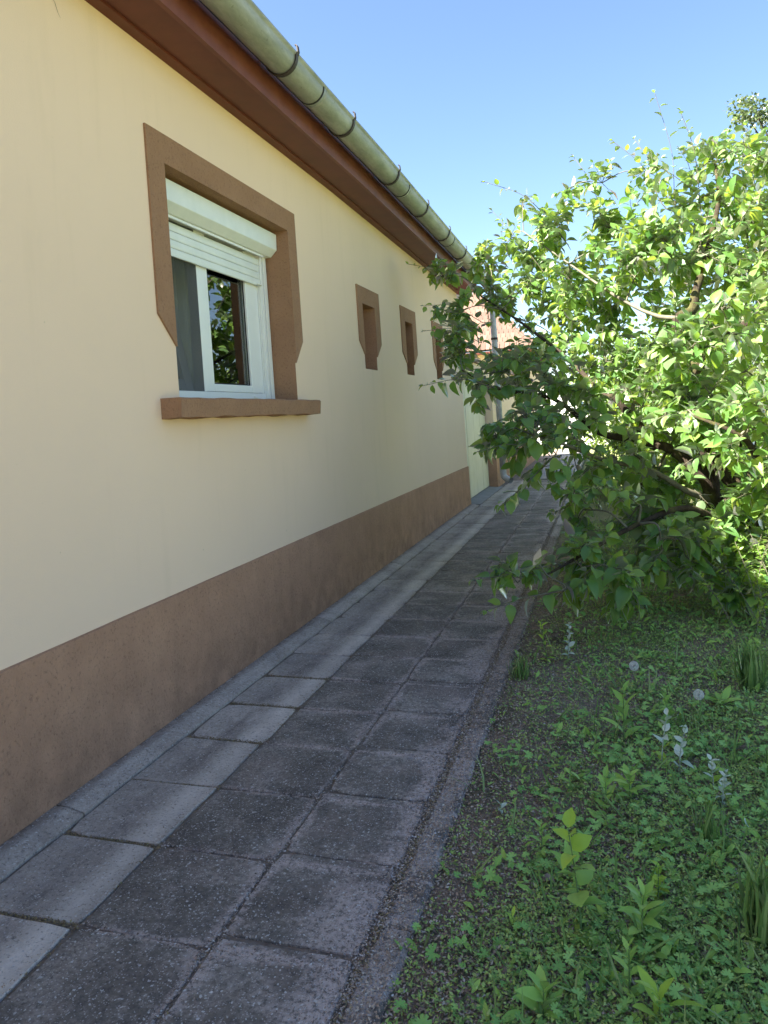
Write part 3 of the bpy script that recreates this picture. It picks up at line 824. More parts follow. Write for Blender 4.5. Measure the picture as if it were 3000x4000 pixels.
# concrete ramp in front of the gate
o = MB().add([(-2.05, G0, .02), (-1.80, G0 + .1, -.005), (-1.80, G1 + .1, -.005), (-2.05, G1 + .0, .02), (-2.05, G0, -.1), (-1.80, G0 + .1, -.1), (-1.80, G1 + .1, -.1), (-2.05, G1, -.1)],
             [(0, 1, 2, 3), (4, 7, 6, 5), (0, 4, 5, 1), (1, 5, 6, 2), (2, 6, 7, 3), (3, 7, 4, 0)]).build('threshold', M['slab_far'], path)

# white boarded fence across the far end
fen = empty('white_fence', (0, 25.4, 0))
tag(fen, 'sunlit white board fence closing the far end of the path', 'fence')
x = -4.0
bm_ = MB().box(-.085, .085, -.012, .012, .05, 1.95).mesh('board')
bm_.materials.append(M['whitewood'])
while x < 3.2:
    o = link('board', bm_, fen); o.location = (x, random.uniform(-.004, .004), random.uniform(-.015, .015)); x += .182
for zc in (.4, 1.5):
    o = MB().box(-4.1, 3.2, .013, .05, zc, zc + .09).build('rail', M['whitewood'], fen)

# far tiled-roof house
fh = empty('far_house', (-6, 33, 0))
tag(fh, 'far house with a sunlit pinkish clay tile hip roof behind the gutter end', 'house')
CX, CY, CZ = -2.42, 28.6, 3.62
def fb(mb, name, mat, bevel=0):
    o = mb.build(name, mat, None, False, bevel); o.parent = fh; o.matrix_parent_inverse = Matrix.Translation(fh.location).inverted()
    return o
fb(MB().box(-14, CX - .45, CY + .45, CY + 12, -.1, CZ - .05), 'wall', M['plaster'])
fb(MB().box(-14.2, CX, CY, CY + 12.4, CZ - .12, CZ - .04), 'eave_board', M['soffit'])
rise = 4.0
fb(MB().add([(CX, CY, CZ - .03), (-14, CY, CZ - .03), (CX - rise, CY + rise, CZ + rise - .03), (-14, CY + rise, CZ + rise - .03), (CX, CY + 12.4, CZ - .03), (CX - rise, CY + 9, CZ + rise - .03)],
            [(0, 2, 3, 1), (0, 4, 5, 2)]), 'roof', M['darkgap'])
tv = []
for q in range(4):
    rg = random.Random(q)
    w, l, th = .158, .36, .022
    V = [(-w / 2, 0, 0), (w / 2, 0, 0), (w / 2, l, 0), (-w / 2, l, 0)]
    V = [(-w / 2, .02, 0), (-w * .25, .0, 0), (w * .25, 0, 0), (w / 2, .02, 0), (w / 2, l, 0), (-w / 2, l, 0)]
    n = len(V); V = V + [(x, y, th + rg.uniform(0, .004)) for x, y, _ in V]
    me = bpy.data.meshes.new('roof_tile'); me.from_pydata(V, [], [tuple(range(n - 1, -1, -1)), tuple(range(n, 2 * n))] + [(i, (i + 1) % n, (i + 1) % n + n, i + n) for i in range(n)]); me.update()
    me.materials.append(M['rooftile']); tv.append(me)
rot = Matrix.Rotation(R(45), 4, 'X')
nt_ = 0
EXP = .235
FI = Matrix.Translation(fh.location).inverted()
stuff = MB()
for row in range(0, 15):
    s = row * EXP
    up = s * .7071
    x = CX - up - .1 + (0.085 if row % 2 else 0)
    while x > -5.2:
        k_ = random.randrange(4)
        Mx = Matrix.Translation((x + random.uniform(-.004, .004), CY + up - .02, CZ + up + .012 + random.uniform(0, .006))) @ rot @ Matrix.Rotation(R(2.5), 4, 'X') @ Matrix.Rotation(random.uniform(-.02, .02), 4, 'Z')
        if x > -4.65 and nt_ < 290:
            o = link('roof_tile', tv[k_], None); o.parent = fh
            o.matrix_local = FI @ Mx; nt_ += 1
        else:
            me = tv[k_]
            stuff.add([Mx @ v.co for v in me.vertices], [tuple(p.vertices) for p in me.polygons])
        x -= .176
o = fb(stuff, 'roof_tiles', M['rooftile']); o['kind'] = 'stuff'
hipb = MB()
for i in range(14):
    t0 = i * .3; p = Vector((CX - t0 * .577, CY + t0 * .577, CZ + t0 * .577 + .04)); d = Vector((-.577, .577, .577)) * .34
    hipb.tube([p, p + d], [.085, .07], 8)
fb(hipb, 'hip_tiles', M['rooftile'])

# ------------------------------------------------------------------ leaf templates
def leaf_template(L_=1.0, prof=((0, .03), (.08, .22), (.25, .40), (.45, .44), (.65, .36), (.85, .18), (1.0, .01)), fold=.22, curl=.25, wave=0.0, aspect=1.0, seed=0):
    """leaf along +Y, normal +Z, unit length"""
    rg = random.Random(seed)
    V = []; F = []
    for i, (t_, w) in enumerate(prof):
        z0 = -curl * t_ * t_
        w *= aspect
        wl = w * (1 + rg.uniform(-.08, .08)); wr = w * (1 + rg.uniform(-.08, .08))
        V += [(-wl, t_ - .02 * w, z0 + fold * w + wave * rg.uniform(-1, 1)), (0, t_, z0), (wr, t_ - .02 * w, z0 + fold * w + wave * rg.uniform(-1, 1))]
    for i in range(len(prof) - 1):
        a0 = 3 * i; b0 = a0 + 3
        F += [(a0, a0 + 1, b0 + 1, b0), (a0 + 1, a0 + 2, b0 + 2, b0 + 1)]
    return np.array(V, np.float32), np.array(F, np.int32)
Q_HI = [leaf_template(fold=f, curl=c, wave=.02, aspect=a_, seed=s) for s, (f, c, a_) in enumerate([(.18, .12, .82), (.35, .3, .76), (.1, .25, .88), (.5, .35, .7), (.25, -.05, .8), (.65, .55, .78), (.3, .7, .8), (.75, .2, .66)])]
Q_LO = [leaf_template(prof=((0, .03), (.3, .41), (.65, .37), (1, .01)), fold=f, curl=c, wave=.02, aspect=a_, seed=s) for s, (f, c, a_) in enumerate([(.18, .12, .84), (.35, .3, .76), (.1, .25, .88), (.5, .35, .7)])]
LANCE = [leaf_template(prof=((0, .03), (.2, .12), (.5, .2), (.8, .13), (1, .01)), fold=.3, curl=c, wave=.01, seed=s) for s, c in enumerate((.15, .35, .5))]
TINY = [(np.array([(-.25, 0.3, .05), (0, 0, 0), (.25, .3, .05), (0, 1, -.05)], np.float32) * 1.0, np.array([(0, 1, 2, 3)], np.int32))]
BLADE = [leaf_template(prof=((0, .03), (.4, .03), (.75, .022), (1, .002)), fold=.4, curl=c, seed=s) for s, c in enumerate((.2, .5, .8))]

def scatter(temps, P_, A_, Nn, S, name, mat, parent=None, smooth=True):
    """instances baked to one mesh; P_ positions, A_ axis (leaf +Y), Nn approx normal, S scale"""
    P_ = np.asarray(P_, np.float32); A_ = np.asarray(A_, np.float32); Nn = np.asarray(Nn, np.float32); S = np.asarray(S, np.float32)
    A_ = A_ / np.linalg.norm(A_, axis=1, keepdims=True)
    X = np.cross(A_, Nn); X /= (np.linalg.norm(X, axis=1, keepdims=True) + 1e-9)
    Z = np.cross(X, A_)
    VV = []; FF = []; off = 0
    pick = RNG.integers(0, len(temps), len(P_))
    for k in range(len(temps)):
        sel = np.where(pick == k)[0]
        if not len(sel): continue
        tvv, tff = temps[k]
        v = (tvv[None, :, 0:1] * X[sel, None, :] + tvv[None, :, 1:2] * A_[sel, None, :] + tvv[None, :, 2:3] * Z[sel, None, :]) * S[sel, None, None] + P_[sel, None, :]
        VV.append(v.reshape(-1, 3))
        FF.append((tff[None] + (np.arange(len(sel)) * len(tvv))[:, None, None]).reshape(-1, tff.shape[1]) + off)
        off += len(sel) * len(tvv)
    return link(name, np_mesh(name, np.concatenate(VV), np.concatenate(FF), smooth), parent, mat)

def project(p):
    d = Vector(p) - CAMP
    z = d.dot(f_)
    if z <= 0.1: return None
    return 1500 + 3000 * d.dot(r_) / z, 1695.4 - 3000 * d.dot(u_) / z, z

# ------------------------------------------------------------------ quince tree
BLOBS = [
((0.78, 6.82, 2.72),0.55,26),((1.19, 6.62, 2.8),0.5,24),((0.23, 6.86, 2.65),0.42,20),((-0.34, 7.01, 2.88),0.28,10),((0.38, 6.69, 2.14),0.55,26),((-0.18, 7.05, 2.25),0.42,22),
((-0.59, 7.35, 2.56),0.28,12),((0.92, 6.53, 2.06),0.55,26),((0.92, 5.69, 1.44),0.45,22),((0.53, 6.72, 1.52),0.5,24),((0.02, 6.89, 1.65),0.45,22),((-0.46, 7.38, 1.98),0.32,14),
((-0.95, 7.66, 2.37),0.25,10),((-1.17, 8.44, 2.91),0.22,9),((-1.14, 6.45, 1.81),0.22,9),((-0.71, 6.05, 1.6),0.3,14),((-0.85, 5.49, 1.48),0.22,9),((-0.41, 5.61, 1.39),0.32,16),
((-0.47, 5.07, 1.17),0.26,13),((-0.16, 5.47, 1.2),0.32,15),((-0.69, 5.0, 1.1),0.16,6),((-0.32, 4.9, 0.99),0.2,9),((-1.26, 6.94, 2.19),0.2,6),((-1.46, 7.52, 2.64),0.16,5),
((-0.05, 5.39, 0.88),0.35,15),((-0.18, 4.94, 0.63),0.26,11),((0.09, 4.91, 0.57),0.3,12),((0.32, 5.81, 0.77),0.38,16),((-0.2, 4.4, 0.39),0.26,12),((-0.5, 4.01, 0.38),0.16,7),
((-0.01, 4.36, 0.35),0.24,11),((0.26, 4.75, 0.4),0.28,10),((0.75, 4.8, 1.05),0.36,16),((0.59, 6.0, 0.81),0.36,14),((0.84, 5.3, 0.6),0.2,4),((0.53, 5.26, 1.16),0.3,12),
((0.64, 5.30, 1.30),0.26,10),((0.46, 5.35, 1.62),0.28,10),((0.86, 5.35, 1.75),0.34,13),((0.71, 6.1, 2.35),0.34,12),((0.36, 6.2, 2.3),0.32,11),((0.24, 5.6, 1.25),0.26,9),((1.15, 6.2, 2.3),0.45,16),((1.25, 5.6, 1.2),0.4,12),
((0.6, 5.26, 0.33),0.26,11),((0.81, 5.12, 0.32),0.28,12),((0.4, 4.89, 0.34),0.24,9),((0.2, 5.15, 0.39),0.24,9),((0.66, 4.86, 0.18),0.2,8),((0.87, 5.03, 0.64),0.25,9)]
SPARSE = [((-0.62, 7.15, 3.16), 0.14, 4), ((-0.24, 7.05, 3.18), 0.16, 5), ((0.08, 6.93, 3.18), 0.18, 6), ((0.45, 6.83, 3.19), 0.2, 7), ((0.89, 6.65, 3.14), 0.22, 7), ((-0.42, 7.09, 2.87), 0.16, 4), ((-0.78, 7.3, 2.87), 0.14, 4), ((1.17, 6.52, 3.1), 0.2, 7)]
STEMS = [
([(0.93, 5.57, 0.53), (0.83, 5.65, 0.53), (0.68, 5.71, 0.56), (0.65, 5.7, 0.8), (0.63, 5.7, 0.96), (0.63, 5.7, 1.06), (0.52, 5.72, 1.24), (0.48, 5.77, 1.39), (0.49, 5.83, 1.54), (0.52, 5.89, 1.75), (0.53, 5.89, 1.86)],0.062,0.038),
([(0.53, 5.89, 1.86), (0.64, 5.93, 1.92), (0.67, 5.99, 2.05), (0.77, 6.18, 2.3), (0.92, 6.44, 2.77), (0.93, 6.55, 3.07)],0.04,0.012),
([(0.53, 5.89, 1.86), (0.37, 6.06, 1.92), (0.12, 6.3, 2.12), (-0.23, 6.73, 2.49), (-0.62, 7.04, 2.88)],0.018,0.005),
([(0.68, 5.71, 0.56), (0.61, 5.64, 0.74), (0.52, 5.67, 0.83), (0.45, 5.7, 0.91), (0.26, 5.7, 1.0), (0.21, 5.68, 1.12), (0.15, 5.72, 1.2), (0.06, 5.75, 1.32), (-0.03, 5.83, 1.37), (-0.3, 6.38, 1.69), (-0.67, 7.01, 2.05), (-1.12, 7.61, 2.43)],0.05,0.008),
([(0.26, 5.7, 1.0), (0.1, 5.55, 1.04), (-0.02, 5.51, 1.07), (-0.12, 5.48, 1.14), (-0.37, 5.52, 1.35), (-0.74, 5.62, 1.44), (-1.06, 5.95, 1.62)],0.03,0.006),
([(0.97, 5.48, 0.54), (0.95, 5.52, 0.61), (0.85, 5.55, 0.7), (0.75, 5.58, 0.77), (0.69, 5.72, 0.95), (0.65, 5.92, 1.18), (0.61, 6.01, 1.37), (0.67, 6.09, 1.54), (0.68, 6.09, 1.61), (0.99, 6.13, 1.77), (1.22, 6.1, 1.97)],0.09,0.03),
([(0.99, 6.13, 1.77), (1.1, 6.38, 2.16), (1.13, 6.6, 2.62)],0.025,0.008),
([(0.79, 5.42, 0.45), (0.66, 5.28, 0.47), (0.55, 5.15, 0.55), (0.39, 5.0, 0.61), (0.14, 4.82, 0.55), (-0.1, 4.54, 0.47), (-0.36, 4.15, 0.39)],0.035,0.006),
([(0.68, 5.71, 0.56), (0.48, 5.54, 0.66), (0.24, 5.48, 0.83), (0.01, 5.31, 0.89), (-0.27, 5.02, 1.04), (-0.53, 5.05, 1.14)],0.025,0.006),
([(1.22, 5.54, -0.19), (1.16, 5.53, 0.27), (1.05, 5.5, 0.46), (0.93, 5.57, 0.53)],0.12,0.085),
([(1.16, 5.53, 0.27), (1.08, 5.51, 0.46), (0.97, 5.48, 0.54)],0.1,0.09),
([(1.05, 5.5, 0.46), (0.79, 5.42, 0.45)],0.05,0.036),
([(1.05, 5.5, 0.46), (0.87, 5.14, 0.86), (0.74, 4.9, 1.04), (0.51, 5.04, 1.17)],0.03,0.008)]
SHOOTS = [
[(0.63, 6.46, 2.7), (0.61, 6.46, 3.2), (0.51, 6.44, 3.68)],[(0.81, 6.51, 2.65), (0.78, 6.51, 3.19), (0.69, 6.49, 3.53)],[(0.56, 6.65, 2.82), (0.41, 6.72, 3.2), (0.18, 6.76, 3.47)],
[(0.6, 6.66, 2.86), (0.48, 6.63, 3.17), (0.35, 6.7, 3.44)],[(0.06, 6.92, 2.88), (0.0, 6.91, 3.17), (-0.14, 6.98, 3.45)],[(-0.27, 7.14, 2.77), (-0.57, 7.16, 3.2), (-0.95, 7.16, 3.41)],
[(-0.45, 7.18, 2.47), (-0.69, 7.22, 2.85), (-0.92, 7.27, 3.17)],[(-0.6, 7.34, 2.34), (-0.84, 7.39, 2.85), (-0.84, 7.39, 3.08)],[(1.2, 6.42, 2.68), (1.15, 6.41, 3.0), (1.11, 6.4, 3.21)],
[(0.96, 6.56, 2.82), (0.93, 6.55, 3.04), (0.95, 6.56, 3.2)],
[(-1.03, 7.64, 2.43), (-1.39, 7.64, 2.7), (-1.84, 7.62, 2.84)],[(-1.03, 7.21, 2.11), (-1.32, 7.14, 2.3), (-1.59, 7.06, 2.32)],[(-1.04, 6.9, 1.91), (-1.27, 6.83, 2.05), (-1.53, 6.76, 2.05)],
[(-0.74, 5.62, 1.44), (-0.94, 5.25, 1.52), (-1.18, 5.08, 1.49)],[(-0.48, 5.07, 1.05), (-0.62, 4.81, 1.07), (-0.78, 4.67, 1.04)],[(-0.32, 4.9, 0.99), (-0.52, 4.74, 0.81), (-0.65, 4.59, 0.71)],
[(-0.2, 4.94, 0.81), (-0.26, 4.91, 0.67), (-0.37, 4.88, 0.62)],[(-0.32, 4.27, 0.42), (-0.52, 4.0, 0.43), (-0.7, 3.84, 0.43)],[(-0.27, 4.17, 0.31), (-0.48, 4.01, 0.3), (-0.65, 3.86, 0.27)]]

def smooth_poly(pts, n):
    """Catmull-Rom through the points"""
    p = [Vector(q) for q in pts]
    p = [p[0] * 2 - p[1]] + p + [p[-1] * 2 - p[-2]]
    out = []
    for i in range(1, len(p) - 2):
        for k in range(n):
            t = k / n
            a0, a1, a2, a3 = p[i - 1], p[i], p[i + 1], p[i + 2]
            out.append(0.5 * ((2 * a1) + (a2 - a0) * t + (2 * a0 - 5 * a1 + 4 * a2 - a3) * t * t + (3 * a1 - a0 - 3 * a2 + a3) * t ** 3))
    out.append(p[-2])
    return out

tree = empty('quince_tree', (1.22, 5.54, -.04))
tag(tree, 'leafy many-stemmed fruit tree reaching over the path from the garden', 'tree')
TI = Matrix.Translation(tree.location).inverted()
trunkmb = MB(); twigmb = MB()
nodes = []
rt = random.Random(5)
for pts, r0_, r1_ in STEMS:
    sp_ = smooth_poly(pts, 4)
    n = len(sp_)
    rad = [(r0_ + (r1_ - r0_) * i / (n - 1)) * (1 + rt.uniform(-.06, .08)) for i in range(n)]
    (trunkmb if r0_ > .029 else twigmb).tube([q + Vector((rt.uniform(-1, 1), rt.uniform(-1, 1), rt.uniform(-1, 1))) * rad[i] * .12 for i, q in enumerate(sp_)], rad, 10 if r0_ > .029 else 7)
    for q, rr in zip(sp_, rad):
        if rr < .06: nodes.append((q, rr))
LP = []; LA = []; LN = []; LS = []
def add_leaf(p, axis, nrm, s):
    LP.append(tuple(p)); LA.append(tuple(axis)); LN.append(tuple(nrm)); LS.append(s)
def leafy(pts, r0_, n_leaf, smin, smax, droop, start=.12, tipsmall=True, thick=False):
    """a twig with alternate leaves on short stalks"""
    sp_ = smooth_poly(pts, 5)
    n = len(sp_)
    twigmb.tube(sp_, [max(.0024 if thick else .0013, r0_ * (1 - .8 * i / (n - 1))) for i in range(n)], 4, False)
    phi = rt.uniform(0, 6.28)
    for k in range(n_leaf):
        t = start + (1 - start) * (k + rt.uniform(0, .6)) / n_leaf
        x = min(t, .999) * (n - 1); i = int(x); fr = x - i
        p = sp_[i].lerp(sp_[i + 1], fr)
        d = (sp_[i + 1] - sp_[i]).normalized()
        phi += 2.4
        a_ = d.orthogonal().normalized(); b_ = d.cross(a_)
        side = a_ * math.cos(phi) + b_ * math.sin(phi)
        ax = (side * 1.0 + d * rt.uniform(.35, .9) + Vector((rt.uniform(-.3, .3), rt.uniform(-.3, .3), -droop + rt.uniform(-.25, .25)))).normalized()
        s = rt.uniform(smin, smax)
        if tipsmall: s *= (1.05 - .5 * max(0, (t - .6) / .4))
        nr = Vector((rt.gauss(0, .45), rt.gauss(0, .45), 1)) + d * .15
        # petiole
        q = p + ax * s * .18
        twigmb.tube([p, q], [.0011, .0009], 3, False)
        add_leaf(q, ax, nr, s)
    # tip rosette
    d = (sp_[-1] - sp_[-2]).normalized()
    for k in range(2):
        ax = d + Vector((rt.uniform(-.5, .5), rt.uniform(-.5, .5), rt.uniform(-.4, .4)))
        add_leaf(sp_[-1], ax, Vector((rt.gauss(0, .5), rt.gauss(0, .5), 1)), rt.uniform(smin, smax) * .45)

for (c, rad, cnt) in BLOBS:
    c = Vector(c)
    # one feeder branch to the clump
    q, rr = min(nodes, key=lambda nd: (nd[0] - c).length + (0.25 if nd[0].z > c.z + .25 else 0))
    mid = q.lerp(c, .5) + Vector((rt.uniform(-.06, .06), rt.uniform(-.06, .06), rt.uniform(-.02, .1)))
    sp_ = smooth_poly([q, mid, c], 5)
    r0_ = max(.006, min(.016, rr * .6))
    twigmb.tube(sp_, [r0_ * (1 - .55 * i / (len(sp_) - 1)) for i in range(len(sp_))], 6, False)
    local = sp_[4:]
    nodes += [(p, r0_ * .6) for p in sp_[3:]]
    low = c.z < 1.5 and c.x < .3
    for k in range(int(cnt * (.85 if low else 1.75))):
        d = Vector((rt.gauss(0, 1), rt.gauss(0, 1), rt.gauss(0, 1))).normalized()
        tip = c + d * rad * rt.uniform(.45, 1.3)
        tip.z = max(tip.z, .10)
        base = min(local, key=lambda p: (p - tip).length)
        if rt.random() < .5: local.append(base.lerp(tip, .5))
        m_ = base.lerp(tip, .55) + Vector((rt.uniform(-.03, .03), rt.uniform(-.03, .03), rt.uniform(0, .06)))
        leafy([base, m_, tip], .004, rt.randint(9, 13), .055, .122, .45 if low else .15)
for c, rad, cnt in SPARSE:
    c = Vector(c)
    q, rr = min(nodes, key=lambda nd: (nd[0] - c).length)
    twigmb.tube(smooth_poly([q, q.lerp(c, .5) + Vector((0, 0, .05)), c], 4), [.005 - .0003 * i for i in range(9)], 5, False)
    nodes.append((c, .004))
    for k in range(cnt):
        d = Vector((rt.gauss(0, 1), rt.gauss(0, 1), rt.gauss(0, 1))).normalized()
        tip = c + d * rad * rt.uniform(.7, 1.3)
        leafy([c, c.lerp(tip, .5) + Vector((0, 0, .02)), tip], .003, rt.randint(3, 5), .075, .12, .25)
for pl in SHOOTS:
    c = Vector(pl[0])
    q, rr = min(nodes, key=lambda nd: (nd[0] - c).length)
    long_up = pl[-1][2] > 3.0
    leafy([q, c, *pl[1:]] if (q - c).length > .03 else pl, .006, rt.randint(15, 20), .065 if long_up else .06, .10 if long_up else .10, .1 if long_up else .5, .15, True, True)
def treebuild(mb, name, mat, smooth=True):
    o = mb.build(name, mat, None, smooth); o.parent = tree; o.matrix_parent_inverse = TI; return o
treebuild(trunkmb, 'trunk', M['bark'])
o = treebuild(twigmb, 'twigs', M['twig']); o['kind'] = 'stuff'
LP, LA, LN, LS = map(np.array, (LP, LA, LN, LS))
prj = []
for p, s in zip(LP, LS):
    w = project(p)
    ok = w and -40 < w[0] < 3040 and -40 < w[1] < 4040
    prj.append(s / w[2] if ok else 0)
prj = np.array(prj)
big = np.argsort(-prj)[:300]
leafmesh = []
for tvv, tff in Q_HI:
    me = np_mesh('leaf', tvv, tff, True); me.materials.append(M['leaf']); leafmesh.append(me)
for i in big:
    y = Vector(LA[i]).normalized(); x = y.cross(Vector(LN[i])).normalized(); z = x.cross(y)
    s = LS[i]
    Mx = Matrix(((x.x * s, y.x * s, z.x * s, LP[i][0]), (x.y * s, y.y * s, z.y * s, LP[i][1]), (x.z * s, y.z * s, z.z * s, LP[i][2]), (0, 0, 0, 1)))
    o = link('leaf', rt.choice(leafmesh)); o.parent = tree
    o.matrix_local = TI @ Mx
rest = np.setdiff1d(np.arange(len(LP)), big)
o = scatter(Q_HI, LP[rest], LA[rest], LN[rest], LS[rest], 'crown', M['leaf'])
o.parent = tree; o.matrix_parent_inverse = TI; o['kind'] = 'stuff'
print('tree leaves', len(LP))

# ------------------------------------------------------------------ shrubs and trees behind
def bush(name, label, cat, loc, size, nleaf, lmin, lmax, mat, temps, nstem=6, group=None, gaps=.35, zlo=.08):
    root = empty(name, loc)
    tag(root, label, cat, group)
    rg = np.random.default_rng(int(abs(loc[0] * 977 + loc[1] * 131)) + 3)
    rp = random.Random(int(loc[1] * 100))
    mb = MB()
    nc = 34
    cl = []
    for i in range(nc):
        d = Vector((rp.gauss(0, 1), rp.gauss(0, 1), rp.gauss(0, 1))).normalized() * (rp.random() ** .45)
        c = Vector((d.x * size[0], d.y * size[1], size[2] * (.5 + .5 * d.z) + zlo))
        cl.append((c, rp.uniform(.16, .34) * min(size[0], size[2]) ))
    for i in range(nstem):
        a0 = rp.uniform(0, 6.28); b0 = Vector((math.cos(a0) * .12 * size[0], math.sin(a0) * .12 * size[1], -.08))
        tgt = rp.choice(cl)[0]
        mb.tube(smooth_poly([b0, b0.lerp(tgt, .5) + Vector((rp.uniform(-.1, .1), rp.uniform(-.1, .1), .1)), tgt], 5), [.03 * (1 - .08 * k) for k in range(11)], 6)
        for c, r in rp.sample(cl, 4):
            mb.tube([b0.lerp(tgt, .6), (b0.lerp(tgt, .6) + c) / 2 + Vector((0, 0, .06)), c], [.012, .008, .004], 4)
    mb.build('stems', M['bark'], root, True)
    ci = rg.integers(0, nc, nleaf)
    C = np.array([tuple(c) for c, r in cl])[ci]; Rr = np.array([r for c, r in cl])[ci]
    dv = rg.normal(size=(nleaf, 3)); dv /= np.linalg.norm(dv, axis=1, keepdims=True)
    Pp = C + dv * (Rr * rg.random(nleaf) ** .4)[:, None]
    Pp[:, 2] = np.maximum(Pp[:, 2], .03)
    A_ = dv + rg.normal(size=(nleaf, 3)) * .6 + np.array([0, 0, -.25])
    Nn = rg.normal(size=(nleaf, 3)) * .5 + np.array([0, 0, 1.0])
    o = scatter(temps, Pp, A_, Nn, rg.uniform(lmin, lmax, nleaf), 'foliage', mat, root)
    o['kind'] = 'stuff'
    return root
BUSH = [
 ('shrub', 'dense sunlit shrub close behind the fruit tree trunk', 'shrub', (1.2, 8.2, 0), (1.0, .9, 2.05), 10000, .03, .06),
 ('shrub', 'bright shrub standing beside the path behind the hanging branches', 'shrub', (.46, 10.4, 0), (.9, 1.2, 2.15), 10000, .035, .065),
 ('shrub', 'bushy shrub farther along the right side of the path', 'shrub', (.55, 13.8, 0), (1.1, 1.5, 2.4), 8500, .04, .07),
 ('shrub', 'yellow-green shrub near the white fence at the far end', 'shrub', (1.2, 18.5, 0), (1.5, 2.0, 2.8), 6500, .05, .08),
 ('shrub', 'wide shrub filling the garden behind the other shrubs', 'shrub', (2.4, 12.5, 0), (1.5, 1.6, 2.6), 10000, .04, .08),
 ('undergrowth', 'low sunlit undergrowth filling the ground beneath the fruit tree limbs', 'shrub', (1.0, 6.7, 0), (.95, .9, .75), 6000, .03, .055),
]
for b in BUSH: bush(*b, M['bushleaf'], Q_LO)
# distant tall tree at the upper right
ft = empty('distant_tree', (7.5, 28.5, 0))
tag(ft, 'tall grey-green tree whose crown tip shows high at the upper right', 'tree')
MB().tube(smooth_poly([(0, 0, -.1), (.2, 0, 3), (.0, .1, 6.5), (.1, 0, 11.5)], 6), [.34 * (1 - .045 * i) for i in range(19)], 10).build('trunk', M['bark'], ft, True)
rp = random.Random(4); rg = np.random.default_rng(9)
mb = MB(); cl = []
for i in range(60):
    d = Vector((rp.gauss(0, 1), rp.gauss(0, 1), rp.gauss(0, 1))).normalized() * (rp.random() ** .4)
    c = Vector((d.x * 2.7, d.y * 2.6, 10.4 + d.z * 3.0)); cl.append((c, rp.uniform(.35, .7)))
    if i % 3 == 0: mb.tube(smooth_poly([(0, 0, 5 + rp.random() * 3), Vector((0, 0, 6)).lerp(c, .5), c], 4), [.08 - .008 * k for k in range(9)], 6)
mb.build('limbs', M['bark'], ft, True)
nl = 15000
ci = rg.integers(0, len(cl), nl); C = np.array([tuple(c) for c, r in cl])[ci]; Rr = np.array([r for c, r in cl])[ci]
dv = rg.normal(size=(nl, 3)); dv /= np.linalg.norm(dv, axis=1, keepdims=True)
o = scatter(Q_LO, C + dv * (Rr * rg.random(nl) ** .45)[:, None], dv + rg.normal(size=(nl, 3)) * .6 + np.array([0, 0, -.4]), rg.normal(size=(nl, 3)) + np.array([0, 0, .6]), rg.uniform(.09, .16, nl), 'crown', M['farleaf'], ft)
o['kind'] = 'stuff'
# sunlit narrow-leaved young shrub at the right edge
ns = empty('young_shrub', (.80, 4.75, -.04))
tag(ns, 'young shrub with narrow bright leaves at the right edge under the branches', 'shrub')
mb = MB(); P_ = []; A_ = []; N_ = []; S_ = []
rp = random.Random(8)
for k in range(26):
    a0 = rp.uniform(0, 6.28); h = rp.uniform(.25, .62)
    b0 = Vector((rp.uniform(-.22, .2), rp.uniform(-.3, .3), 0)); tip = b0 + Vector((math.cos(a0) * .2 - .06, math.sin(a0) * .2, h))
    sp_ = smooth_poly([b0, b0.lerp(tip, .5) + Vector((0, 0, .05)), tip], 5)
    mb.tube(sp_, [.0035 - .0002 * i for i in range(len(sp_))], 4, False)
    for j in range(26):
        t = rp.uniform(.15, 1); x = min(t, .999) * (len(sp_) - 1); i = int(x)
        p = sp_[i].lerp(sp_[i + 1], x - i); d = (sp_[i + 1] - sp_[i]).normalized()
        ph = rp.uniform(0, 6.28); q = d.orthogonal(); ax = Matrix.Rotation(ph, 3, d) @ q + d * .7
        P_.append(tuple(p)); A_.append(tuple(ax)); N_.append((rp.gauss(0, .4), rp.gauss(0, .4), 1)); S_.append(rp.uniform(.025, .048))
mb.build('stems', M['twig'], ns, True)
o = scatter(LANCE, P_, A_, N_, S_, 'foliage', M['bushleaf'], ns); o['kind'] = 'stuff'

# ------------------------------------------------------------------ weeds
def quatleaf(root, me, p, axis, nrm, s, name='leaf'):
    y = Vector(axis).normalized(); x = y.cross(Vector(nrm)).normalized(); z = x.cross(y)
    o = link(name, me, root)
    o.matrix_local = Matrix(((x.x * s, y.x * s, z.x * s, p[0]), (x.y * s, y.y * s, z.y * s, p[1]), (x.z * s, y.z * s, z.z * s, p[2]), (0, 0, 0, 1)))
    return o
def meshes(temps, mat, name='leaf'):
    out = []
    for v, f in temps:
        me = np_mesh(name, v, f, True); me.materials.append(mat); out.append(me)
    return out
LM = {('lance', 'weed'): meshes(LANCE, M['weed']), ('lance', 'yweed'): meshes(LANCE, M['yweed']), ('ovate', 'weed'): meshes(Q_HI, M['weed']), ('ovate', 'yweed'): meshes(Q_HI, M['yweed']), ('ovate', 'silver'): meshes(Q_HI, M['silver']), ('lance', 'silver'): meshes(LANCE, M['silver'])}
rw = random.Random(21)
